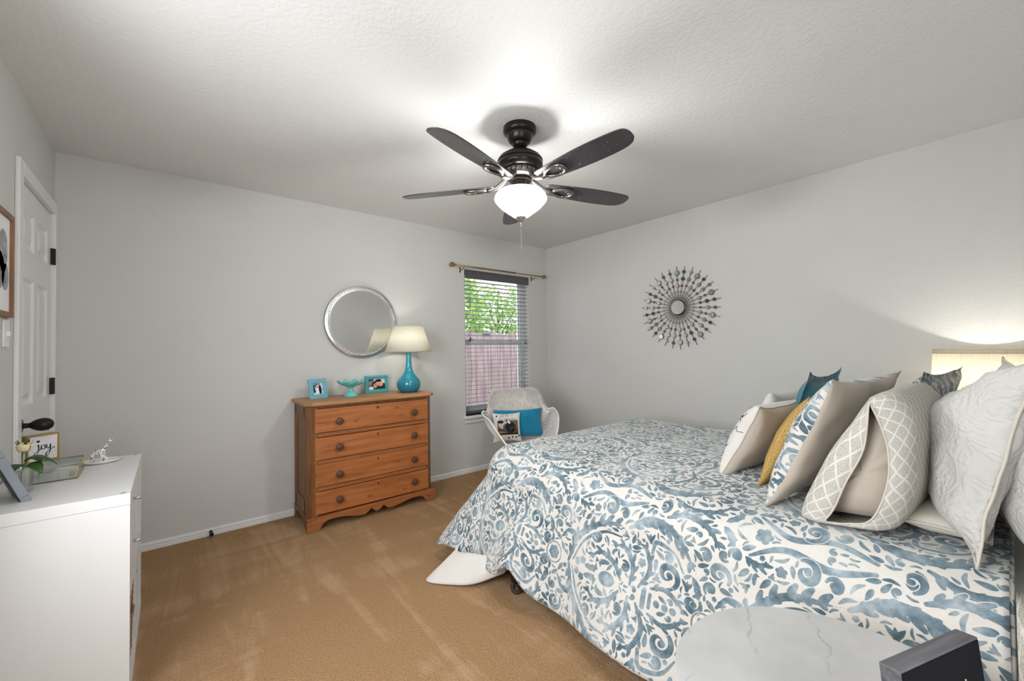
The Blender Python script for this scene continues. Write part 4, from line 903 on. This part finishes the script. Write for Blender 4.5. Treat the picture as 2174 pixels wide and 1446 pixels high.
# ------------------------------------------------------------------ white mesh armchair
ac = thing('armchair', 'white lattice-shell armchair in front of the window', 'chair', (-1.145, -.845, 0), math.radians(-26)); CS = 1.02
ST = [(-.25, .445, .19, .03, 0), (-.205, .438, .235, .125, -.03), (-.11, .42, .266, .222, -.03), (.03, .405, .290, .262, .0), (.13, .42, .296, .262, .03), (.195, .50, .288, .195, .07), (.235, .60, .265, .085, .07), (.265, .72, .240, .02, .05), (.285, .80, .226, -.002, .035), (.293, .845, .205, -.022, .03)]
def shell(u, v):
    q = v*(len(ST)-1); i = min(int(q), len(ST)-2); t = q-i; P = [np.array(ST[max(0, min(len(ST)-1, i+k))]) for k in (-1, 0, 1, 2)]
    y, z, hw, ah, wr = .5*(2*P[1]+(P[2]-P[0])*t+(2*P[0]-5*P[1]+4*P[2]-P[3])*t*t+(3*P[1]-P[0]-3*P[2]+P[3])*t**3); g = abs(u)**2.2
    return Vector((hw*sin(u*PI/2*.96)+.12*ah*u*abs(u)**4, y-wr*g, z+ah*g))*CS
nu, nv = 34, 58; vid = {}; vs = []; fs = []
for i in range(nu+1):
    for j in range(nv+1):
        if (i+j) % 2 == 0 or i in (0, nu) or j in (0, nv): vid[i, j] = len(vs); vs.append(shell(-1+2*i/nu, j/nv))
for i in range(nu+1):
    for j in range(nv+1):
        if (i, j) in vid and (i+j) % 2 == 0: continue
        ring = [vid[p] for p in ((i-1, j), (i, j-1), (i+1, j), (i, j+1)) if p in vid]
        if len(ring) >= 3: fs.append(tuple(ring))
o = pyobj('lattice_shell', vs, fs, M['plastic'], ac); wf = o.modifiers.new('w', 'WIREFRAME'); wf.thickness = .0068; wf.use_even_offset = False
edge = [shell(-1, t) for t in np.linspace(0, 1, 60)]+[shell(u, 1) for u in np.linspace(-1, 1, 24)[1:]]+[shell(1, t) for t in np.linspace(1, 0, 60)[1:]]+[shell(u, 0) for u in np.linspace(1, -1, 20)[1:-1]]
Acc().tube(edge, .0075, 8, True).build('shell_rim', M['plastic'], ac)
for sx in (-1, 1):
    for sy in (-1, 1):
        Acc().tube([(sx*.10, sy*.08, .405), (sx*.20, sy*.19, .20), (sx*.245, sy*.235, 0)], [.012, .011, .010], 10).build('leg', M['plastic'], ac)
Acc().tube([(.11, .09, .402), (-.11, .09, .402), (-.11, -.09, .402), (.11, -.09, .402)], .010, 8, True).build('seat_frame', M['plastic'], ac)
# fluffy throw over the backrest (world placed through the chair's matrix)
AM = Matrix.Translation(ac.location) @ Matrix.Rotation(ac.rotation_euler.z, 4, 'Z')
def throw_pt(u, s):
    """s 0..1 up the front of the backrest, then over the top and down behind"""
    if s < .68:
        v = .60+.395*(s/.68); p = shell(u*.93, v); off = Vector((0, -.022, 0))
    else:
        t = (s-.68)/.32; p = shell(u*.93, .995-.25*max(0, t-.2)); off = Vector((0, -.022+.05*min(1, t*2.2), .016*sin(PI*min(1, t*1.2))))
    return AM @ (p+off)
tv = []; rf = random.Random(2)
for i in range(41):
    for j in range(31):
        p = throw_pt(-1+2*i/40, j/30); n = noise.noise(p*30)*.006; tv.append(p+Vector((0, 0, n)))
tf = [(i*31+j, i*31+j+1, (i+1)*31+j+1, (i+1)*31+j) for i in range(40) for j in range(30)]
th = thing('fur_throw', 'fluffy white fur throw draped over the lattice chair back', 'throw', (0, 0, 0))
o = pyobj('hide', tv, tf, M['fur'], th); so = o.modifiers.new('s', 'SOLIDIFY'); so.thickness = .012; so.offset = 0
hv, hf = [], []; fwd = AM.to_3x3() @ Vector((0, -1, .25))
for k in range(15000):
    u, s = rf.uniform(-1.03, 1.03), rf.uniform(-.03, .95); p = throw_pt(u, max(0, s)); back = s > .78; nrm = (-fwd if back else fwd)
    if abs(u) > .9: nrm = nrm+AM.to_3x3() @ Vector((1.2 if u > 0 else -1.2, 0, 0))
    if .60 < s < .85: nrm = nrm+Vector((0, 0, 1.2))
    nrm = nrm.normalized(); d = (nrm*.6+Vector((rf.uniform(-.8, .8), rf.uniform(-.8, .8), rf.uniform(-1.0, .35)))).normalized(); L = rf.uniform(.016, .038); sd = d.cross(nrm+Vector((.01, 0, 0))).normalized()*.0012; mid = p+d*L*.55+nrm*.004; tip = p+d*L+Vector((0, 0, -.006)); n = len(hv)
    hv += [p-sd, p+sd, mid+sd*.8, mid-sd*.8, tip]; hf += [(n, n+1, n+2, n+3), (n+3, n+2, n+4)]
pyobj('pile', hv, hf, M['fur'], th, False)['kind'] = 'stuff'

# ------------------------------------------------------------------ cushions
def pillow_mesh(w, h, t, n=26, pinch=.07, ears=.03, seed=0, wr=.010, p=.42, flange=0, slump=0, back=1):
    """front and back skins meeting in a seam; x across, y up, z thickness. material 0 front, 1 back"""
    vs, uv, fs, mi = [], [], [], []; idx = {}
    for side in (1, -1):
        for i in range(n+1):
            for j in range(n+1):
                b = i in (0, n) or j in (0, n)
                if side == -1 and b: idx[side, i, j] = idx[1, i, j]; continue
                u, v = -1+2*i/n, -1+2*j/n; u2, v2 = sin(u*PI/2)*.35+u*.65, sin(v*PI/2)*.35+v*.65
                x = w/2*u2*(1-pinch*(1-v2*v2)+ears*abs(u2*v2)**4); y = h/2*v2*(1-pinch*(1-u2*u2)+ears*abs(u2*v2)**4)
                y = (y+h/2)*(1-slump*(1-u2)/2)-h/2; k = 1-flange; uu, vv = min(1, abs(u2)/k), min(1, abs(v2)/k); z = side*(t/2 if side > 0 else t/2*back)*((1-uu*uu)*(1-vv*vv))**p
                q = Vector((x*5+seed*3.1, y*5, side*2+seed)); dn = noise.noise(q)*wr+noise.noise(q*2.7)*wr*.5
                z += dn*(1 if not b else .5)*(1 if abs(z) > .004 else .5)+(noise.noise(Vector((x*9, y*9, seed)))*.006 if b else 0)
                idx[side, i, j] = len(vs); vs.append(Vector((x, y, z))); uv.append((x+w/2+seed*.37, y+h/2+seed*.21))
    for side in (1, -1):
        for i in range(n):
            for j in range(n):
                f = (idx[side, i, j], idx[side, i+1, j], idx[side, i+1, j+1], idx[side, i, j+1]); fs.append(f if side == 1 else f[::-1]); mi.append(0 if side == 1 else 1)
    return vs, fs, uv, mi
def frame_mat(base, yaw, lean, roll=0):
    """base: bottom corner at the near end; yaw turns the width axis from +x; lean tips the top away from the bed's foot"""
    W = Vector((cos(yaw), sin(yaw), 0)); F = Vector((-sin(yaw), cos(yaw), 0)); H = Vector((0, 0, 1))*cos(lean)-F*sin(lean); N = F*cos(lean)+Vector((0, 0, 1))*sin(lean)
    if roll: W, H = W*cos(roll)+H*sin(roll), H*cos(roll)-W*sin(roll)
    m = Matrix((-W, H, N)).transposed()   # seen from the front, local x runs to the right
    m = m.to_4x4(); m.translation = Vector(base); return m
def pillow(name, label, base, yaw, lean, w, h, t, mats, cat='pillow', seed=0, piping=None, parts=None, roll=0, group=None, **kw):
    vs, fs, uv, mi = pillow_mesh(w, h, t, seed=seed, **kw); fm = frame_mat(base, yaw, lean, roll) @ Matrix.Translation((-w/2, h/2, 0))
    r = thing(name, label, cat, fm.translation, 0, group); r.matrix_world = fm; r.rotation_mode = 'QUATERNION'; r.matrix_basis = fm
    c = pyobj('cover', vs, fs, mats, r, True, uv, mi if len(mats) > 1 else None)
    if piping:
        n = 26; loop = [vs[i*(n+1)] for i in range(n)]+[vs[n*(n+1)+j] for j in range(n)]+[vs[i*(n+1)+n] for i in range(n, 0, -1)]+[vs[j] for j in range(n, 0, -1)]
        Acc().tube(loop, piping[1], 6, True).build('piping', piping[0], r)
    if parts:
        bv = BVHTree.FromPolygons(vs, fs); parts(r, w, h, lambda x, y: (lambda q: q[0].z if q[0] else 0)(bv.ray_cast(Vector((x, y, 1)), Vector((0, 0, -1)))))
    return r
# on the chair
def chair_pillow(name, label, lx, ly, lz, yaw, lean, w, h, t, mats, **kw):
    p = AM @ Vector((lx, ly, lz)); a = ac.rotation_euler.z+PI+yaw   # front looks out of the chair
    return pillow(name, label, p, a, lean, w, h, t, mats, 'cushion', **kw)
chair_pillow('lumbar_cushion', 'long bright blue velvet cushion leaning in the lattice chair', .225, .105, .465, .0, .25, .445, .25, .10, [M['bluevelvet']], seed=1, wr=.008)
def dog_print(r, w, h, zf):
    def patch(name, x0, x1, y0, y1, m, off, n=8):
        vs, uv, fs = [], [], []
        for i in range(n+1):
            for j in range(n+1): x, y = x0+(x1-x0)*i/n, y0+(y1-y0)*j/n; vs.append((x, y, zf(x, y)+off)); uv.append((i/n, j/n))
        for i in range(n):
            for j in range(n): a = i*(n+1)+j; fs.append((a, a+n+1, a+n+2, a+1))
        return pyobj(name, vs, fs, m, r, True, uv)
    patch('printed_photo', -w*.34, w*.38, -h*.26, h*.23, M['photo_dog'], .0012)
    def text(s, x, y, sz):
        c = bpy.data.curves.new('printed_words', 'FONT'); c.body = s; c.size = sz; c.extrude = .0002; c.align_x = 'LEFT'
        o = bpy.data.objects.new('tmp', c); S.collection.objects.link(o); dg = bpy.context.evaluated_depsgraph_get(); me = bpy.data.meshes.new_from_object(o.evaluated_get(dg)); bpy.data.objects.remove(o)
        for v in me.vertices: v.co = Vector((v.co.x+x, v.co.y+y, zf(v.co.x+x, v.co.y+y)+.0012))
        mesh_obj('printed_words', me, M['ink'], r)
    text('LOVE', -w*.26, h*.345, h*.13); text('is a', w*.13, h*.36, h*.075); text('four legged word', -w*.28, h*.25, h*.085)
    def paw(x, y, s):
        a = Acc()
        for dx, dy, q in ((0, 0, 1), (-1.0, .7, .42), (-.38, 1.25, .45), (.38, 1.25, .45), (1.0, .7, .42)):
            cx, cy = x+dx*s, y+dy*s; a.add(([(cx+q*s*.9*cos(t), cy+q*s*.75*sin(t), zf(cx+q*s*.9*cos(t), cy+q*s*.75*sin(t))+.0012) for t in np.linspace(0, 2*PI, 13)[:-1]], [tuple(range(12))]))
        a.build('paw_print', M['ink'], r, False)
    for x, y in ((.04, -.37), (.17, -.345), (.30, -.355), (.405, -.31), (-.36, .375)): paw(w*x, h*y, w*.030)
chair_pillow('photo_cushion', 'small white cushion printed with words, paw prints and a dog photo', -.005, .02, .448, -.08, .28, .245, .25, .085, [M['whitecloth']], seed=2, wr=.004, parts=dog_print)

# ------------------------------------------------------------------ bed
BXN, BXF, BYF, BYH = -1.925, -.50, -1.68, -3.66
bed = thing('bed', 'metal framed bed with a mattress, mostly hidden under the patterned duvet', 'bed', ((BXN+BXF)/2, (BYF+BYH)/2, 0))
bw_, bl_ = (BXF-BXN)/2, (BYF-BYH)/2
obj('box_spring', BM(((-bw_+.01, -bl_+.01, .19), (bw_-.01, bl_-.01, .39), .02)), M['whitecloth'], bed); obj('mattress', BM(((-bw_, -bl_, .392), (bw_, bl_, .615), .05, None, 4)), M['whitecloth'], bed)
obj('side_rail', BM(((-bw_, -bl_, .15), (-bw_+.035, bl_-.02, .19))), M['black'], bed); obj('side_rail', BM(((bw_-.035, -bl_, .15), (bw_, bl_-.02, .19))), M['black'], bed)
obj('end_rail', BM(((-bw_, bl_-.05, .155), (bw_, bl_-.015, .188))), M['black'], bed)
for sx in (-1, 1):
    for y in (bl_-.215, 0, -bl_+.2):
        ox = .250 if sx < 0 and y > .2 else 0   # the first near caster stands out beyond the rail
        lg = obj('leg', BM(*([((sx*(bw_-.06+ox)-.018, y-.018, .06), (sx*(bw_-.06+ox)+.018, y+.018, .145))]+([((-bw_-ox+.04, y-.018, .146), (-bw_+.03, y+.018, .152))] if ox else []))), M['bronze'], bed)
        q = Acc().add(lathe_v([(.006, -.016), (.028, -.016), (.030, -.012), (.030, .012), (.028, .016), (.006, .016)], 24), 0, Matrix.Translation((sx*(bw_-.06+ox), y, .030)) @ Matrix.Rotation(PI/2, 4, 'Y')).tube([(sx*(bw_-.06+ox)-.022, y, .03), (sx*(bw_-.06+ox)-.022, y, .062), (sx*(bw_-.06+ox)+.022, y, .062), (sx*(bw_-.06+ox)+.022, y, .03)], .006, 6)
        fixn(q.build('caster', M['iron'], lg, False))
tagm = obj('white_tag', BM(((-bw_-.160, bl_-.258, .045), (-bw_-.156, bl_-.205, .098))), M['paper'], bed)
# the duvet: one cloth folded over both long sides and the foot
TZ, RS, RF = .657, .18, .15; XN, XF, YF, YE = -1.855, -.56, -1.615, -3.522; LS, LF, LSF = .705, .63, .30
def duvet_pt(s, t):
    """s across from the near hem, t along from the foot hem, in metres of cloth"""
    x = XN+(s-LS); y = YF-(t-LF); a = max(0, XN-x); b = max(0, y-YF); c = max(0, x-XF); side = -1
    if c > 0: a = c; side = 1
    px, py = min(max(x, XN), XF), min(y, YF); z = TZ
    puff = .012*sin(PI*min(1, max(0, (px-XN)/(XF-XN))))*sin(PI*min(1, max(0, (YF-py)/1.9)))
    if a == 0 and b == 0: L = 0; th = 0
    else: L = (a**4+b**4)**.25; th = math.atan2(b, a)
    if L > 0:
        r = RS+(RF-RS)*(th/(PI/2)); q = L/r
        corner = sin(2*th)**2
        sl = math.radians(18+22*corner*(1 if side < 0 else .3)-9*(th/(PI/2))**2); sl += math.radians(4.5)*sin(py*9.0+px*7)*(1-corner)
        if q < PI/2: o = r*sin(q); dz = r*(1-cos(q))
        else: o = r+(L-r*PI/2)*sin(sl); dz = r+(L-r*PI/2)*cos(sl)
        px += side*o*cos(th); py += o*sin(th); z -= dz
        if side < 0: z += .095*math.exp(-((py+1.93)/.085)**2)*max(0, min(1, (L-.35)/.35))   # the hem is caught up over the bed leg
        wv = .012*min(1, max(0, L-.15)/.3); k = noise.noise(Vector((px*4, py*4, 3)))+.5*noise.noise(Vector((px*9, py*9, 1)))
        px += side*wv*k*cos(th); py += wv*k*sin(th)
    n = noise.noise(Vector((s*5, t*5, 0)))*.006+noise.noise(Vector((s*2, t*2.2, 5)))*.010
    # soft pull-lines running across the top towards the pillows
    n += .004*sin((s*.8+t)*26+3*noise.noise(Vector((s*2, t*2, 9))))*max(0, noise.noise(Vector((s*1.7, t*1.7, 4))))*2
    return Vector((px, py, z+puff+n))
SW, TW = LS+LSF+(XF-XN), LF+(YF-YE); nu, nv = 190, 170; vs, uv = [], []
for i in range(nu+1):
    for j in range(nv+1): s, t = SW*i/nu, TW*j/nv; vs.append(duvet_pt(s, t)); uv.append((s+.12, t+.16))
fs = [(i*(nv+1)+j, (i+1)*(nv+1)+j, (i+1)*(nv+1)+j+1, i*(nv+1)+j+1) for i in range(nu) for j in range(nv)]
dv = thing('duvet', 'white duvet with blue grey damask scrolls covering the bed', 'duvet', ((XN+XF)/2, (YF+YE)/2, .66)); LO = -dv.location
dc = pyobj('cover', [v+LO for v in vs], fs, M['damask'], dv, True, uv); so = dc.modifiers.new('s', 'SOLIDIFY'); so.thickness = .016; so.offset = -1
hem = [duvet_pt(SW*i/nu, TW) for i in range(0, nu+1, 2)]+[duvet_pt(SW, TW*j/nv) for j in range(nv-1, -1, -2)]+[duvet_pt(SW*i/nu, 0) for i in range(nu-1, -1, -2)]+[duvet_pt(0, TW*j/nv) for j in range(1, nv, 2)]
tv, tf = tube_v([h+LO for h in hem], .0085, 8, True); k8 = len(tv)//8; pyobj('hem_piping', tv, tf, M['damask'], dv, True, uv=[(i//8*.013, .02*(i % 8)/8) for i in range(len(tv))])
# white sheet hanging out below the foot corner
vs = []; top = [(-1.60, -1.52, .19), (-1.95, -1.50, .19), (-2.15, -1.50, .16), (-2.225, -1.52, .115), (-2.20, -1.62, .13), (-2.14, -1.75, .14), (-2.06, -1.86, .15)]; bot = [(-1.60, -1.44, .006), (-2.0, -1.43, .006), (-2.32, -1.455, .005), (-2.412, -1.503, .004), (-2.330, -1.625, .007), (-2.245, -1.715, .02), (-2.12, -1.80, .065)]
tc, bc = curve(top, 48), curve(bot, 48)
for i in range(49):
    for j in range(11):
        u = j/10; p = Vector(tc[i])*(1-u)+Vector(bc[i])*u; p.z = tc[i][2]+(bc[i][2]-tc[i][2])*(u**.85); vs.append(p+Vector((1, 1, 0))*noise.noise(p*13)*.008*sin(PI*u)+Vector((0, 0, abs(noise.noise(p*9))*.012*sin(PI*u))))
o = tag(pyobj('bed_sheet', vs, [(i*11+j, (i+1)*11+j, (i+1)*11+j+1, i*11+j+1) for i in range(48) for j in range(10)], M['whitecloth'], None, True), 'corner of a plain white sheet trailing on the carpet at the bed foot', 'sheet'); so = o.modifiers.new('s', 'SOLIDIFY'); so.thickness = .003
# grey lattice sheet showing at the head end of the near side
vs, uv = [], []
for i in range(30):
    for j in range(26):
        y = -3.532-.12*i/29; u = j/25; x, z = (-2.06+.05*cos(u*6), .60-u*.42) if u > .12 else (-1.90-.16*sin(u/.12*PI/2), .64-.02*u/.12); vs.append((x-.05*u+.006*sin(i*.9+j*.2), y, z)); uv.append((y*1.6, u*.5))
tag(pyobj('fitted_sheet', vs, [(i*26+j, (i+1)*26+j, (i+1)*26+j+1, i*26+j+1) for i in range(29) for j in range(25)], M['lattice'], None, True, uv), 'grey lattice patterned sheet on the mattress side beyond the duvet end', 'sheet').modifiers.new('s', 'SOLIDIFY').thickness = .004

# --- pillows, from the foot end to the head
BZP = .682
def squiggles(r, w, h, zf):
    rq = random.Random(8)
    a = Acc()
    for k in range(17):
        x, y = rq.uniform(-.40, .36)*w, rq.uniform(-.34, .38)*h; pts = []
        for m in range(5): pts.append((x, y)); x += rq.uniform(.008, .024); y += rq.uniform(-.022, .022)
        a.tube([(p[0], p[1], zf(p[0], p[1])+.0008) for p in curve(pts, 18)], .0012, 5)
    a.build('printed_script', M['ink'], r); Acc().tube([(x, -.30*h, zf(x, -.30*h)+.0005) for x in np.linspace(.42, .16, 14)*w], .002, 5).build('stripe', M['greyframe'], r)
pillow('throw_pillow', 'cream throw pillow with black script, farthest from the headboard', (-1.575, -2.695, BZP-.01), -.05, .50, .46, .355, .20, [M['whitecloth'], M['beige']], seed=3, back=.7, piping=(M['beige'], .0022), parts=squiggles, ears=.07)
pillow('throw_pillow', 'plain white pillow just showing behind the black script pillow', (-1.02, -2.585, BZP), -.05, .42, .42, .34, .14, [M['whitecloth']], seed=4)
pillow('woven_pillow', 'mustard woven square pillow beside the patterned sham', (-1.625, -2.865, BZP-.01), -.08, .46, .45, .42, .15, [M['mustard']], seed=5, back=.4, ears=.05)
pillow('teal_pillow', 'teal velvet pillow with a frilled edge behind the mustard pillow', (-1.23, -2.79, BZP), -.02, .36, .46, .455, .13, [M['teal']], seed=6, flange=.12, ears=.10, wr=.016)
pillow('pillow_sham', 'blue damask sham with a beige back, nearer of the two shams', (-1.815, -2.965, BZP-.012), -.10, .43, .68, .50, .24, [M['damask_sham'], M['beige']], seed=7, back=.35, flange=.02, ears=.06, wr=.016)
pillow('pillow_sham', 'blue damask sham on the far side, beyond the lattice pillow', (-1.08, -3.10, BZP-.01), -.10, .44, .66, .50, .16, [M['damask_sham']], seed=9, flange=.07, wr=.016)
# lattice pillow: beige insert in a cover whose near end gapes open
OUT = [(-3.067, .674), (-3.085, .74), (-3.124, .831), (-3.189, .957), (-3.244, 1.065), (-3.270, 1.094), (-3.315, 1.098), (-3.350, 1.045), (-3.362, .97), (-3.356, .90), (-3.351, .826), (-3.332, .746), (-3.301, .700), (-3.241, .682), (-3.15, .671), (-3.10, .668)]
INN = [(-3.15, .69), (-3.175, .735), (-3.205, .82), (-3.248, .922), (-3.262, 1.009), (-3.267, 1.07), (-3.274, 1.056), (-3.29, 1.015), (-3.305, .955), (-3.307, .878), (-3.295, .807), (-3.275, .746), (-3.25, .712), (-3.215, .70), (-3.185, .69), (-3.16, .686)]
def loop(P, n=72): return [np.array(q) for q in curve([np.array(p) for p in P+P[:1]], n)[:-1]]
Lo, Li = loop(OUT), loop(INN); cen = np.mean(Lo, 0); lp = thing('lattice_pillow', 'beige pillow in a grey lattice cover gaping open at the near end', 'pillow', (-1.5, -3.24, .88)); LO = -lp.location
rings, uvs = [], []
for i, (x, f, k, du) in enumerate([(-1.872, 0, 1, -.06), (-1.868, .35, 1, -.035), (-1.855, .75, 1, -.01), (-1.825, 1, 1, .025), (-1.75, 1, 1.01, .10), (-1.66, 1, 1.02, .19), (-1.54, 1, 1.04, .31), (-1.42, 1, 1.02, .43), (-1.30, 1, .92, .55), (-1.22, 1, .74, .63), (-1.18, 1, .45, .67), (-1.172, 1, .1, .69)]):
    rg = []
    for j in range(len(Lo)):
        q = Li[j]*(1-f)+Lo[j]*f; q = cen+(q-cen)*k; z = max(q[1], .664); y = q[0]-(x+1.83)*.07; c = noise.noise(Vector((x*6, y*7, z*7)))*.008*(f > .5)
        rg.append(Vector((x+.012*noise.noise(Vector((j*.13, f*3, 2))), y+c, z+c*.5))+LO); jj = j if j < 36 else 72-j; uvs.append((du*.9+2, jj/36*.62))
    rings.append(rg)
vs, fs = ring_mesh(rings, True, False, True); o = pyobj('cover', vs, fs, M['lattice'], lp, True, uvs); so = o.modifiers.new('s', 'SOLIDIFY'); so.thickness = .003; so.offset = 0
Acc().tube(rings[0], .0028, 6, True).build('hem', M['cream'], lp)
ri = []
for x, k in ((-1.838, .06), (-1.835, .40), (-1.824, .66), (-1.802, .80), (-1.765, .88), (-1.70, .93), (-1.55, .95), (-1.40, .93), (-1.30, .82), (-1.24, .6), (-1.20, .15)):
    ri.append([Vector((x+.010*noise.noise(Vector((q[0]*9, q[1]*9, 2))), (cen+(q-cen)*k)[0]-(x+1.83)*.07, (cen+(q-cen)*k)[1]))+LO for q in Lo])
vs, fs = ring_mesh(ri, True, True, True); fixn(pyobj('insert', vs, fs, M['beige'], lp, True))
# white quilted pillows and a flat one under them
pillow('flat_pillow', 'flat cream pillow lying under the white quilted pillows', (-1.80, -3.49, .715), -.04, -PI/2+.05, .66, .17, .10, [M['cream']], seed=14, piping=(M['cream'], .004))
pillow('quilted_pillow', 'white quilted pillow leaning behind the lattice pillow', (-1.885, -3.468, BZP+.01), .20, .22, .64, .53, .24, [M['quilt']], seed=15, back=.4, flange=.05, ears=.06, wr=.03, slump=.27, piping=(M['cream'], .0035))
pillow('quilted_pillow', 'white quilted pillow nearest the headboard at the bed corner', (-1.90, -3.60, BZP), .14, .04, .72, .50, .18, [M['quilt']], seed=16, flange=.05, ears=.05, wr=.02, piping=(M['cream'], .0035))
pillow('quilted_pillow', 'white quilted pillow on the far side under the drum lamp', (-1.10, -3.42, BZP+.01), -.06, .25, .62, .46, .18, [M['quilt']], seed=17, flange=.05)
# ------------------------------------------------------------------ far nightstand and drum lamp
ns = thing('nightstand', 'small white table beyond the bed under the drum lamp', 'table', (-.235, -3.47, 0))
fixn(lathe('top', [(.02, .578), (.12, .578), (.13, .590), (.127, .600), (.004, .600)], M['marble'], ns, 64)); fixn(lathe('pedestal', [(.12, 0), (.118, .008), (.08, .030), (.04, .09), (.026, .2), (.024, .40), (.04, .54), (.10, .574), (.10, .578)], M['trim'], ns, 40))
dl = thing('drum_lamp', 'lamp with a lit beige linen drum shade behind the white pillows', 'lamp', (-.235, -3.465, .600))
fixn(lathe('ceramic_base', [(.05, 0), (.07, .004), (.08, .06), (.06, .14), (.03, .20), (.022, .25), (.012, .27), (.004, .275)], M['porcelain'], dl, 40)); fixn(lathe('socket', [(.010, .27), (.013, .272), (.013, .36), (.016, .365), (.016, .40)], M['brass'], dl, 18))
Acc().sphere((0, 0, .43), .028, 10, (1, 1, 1.25)).build('bulb', M['bulb'], dl)
sh = lathe('lamp_shade', [(.222, .315), (.205, .615)], M['linen_shade'], dl, 72, cap=False); sh.modifiers.new('s', 'SOLIDIFY').thickness = .0015
for r, z in ((.2065, .607), (.2225, .325)):
    o = lathe('shade_trim', [(r+.0012, z-.014), (r-.0002, z+.010)], M['linen_shade'], dl, 72, cap=False); o.modifiers.new('s', 'SOLIDIFY').thickness = .0015
a = Acc()
for t in (0, 2.1, 4.2): a.tube([(0, 0, .60), (.204*cos(t), .204*sin(t), .612)], .0016, 5)
a.tube([(0, 0, .40), (0, 0, .60)], .0022, 6).build('shade_wires', M['brass'], dl)
lamp('drum_lamp_bulb', 'POINT', (-.235, -3.465, 1.045), 20.0, (1, .96, .89), .03)
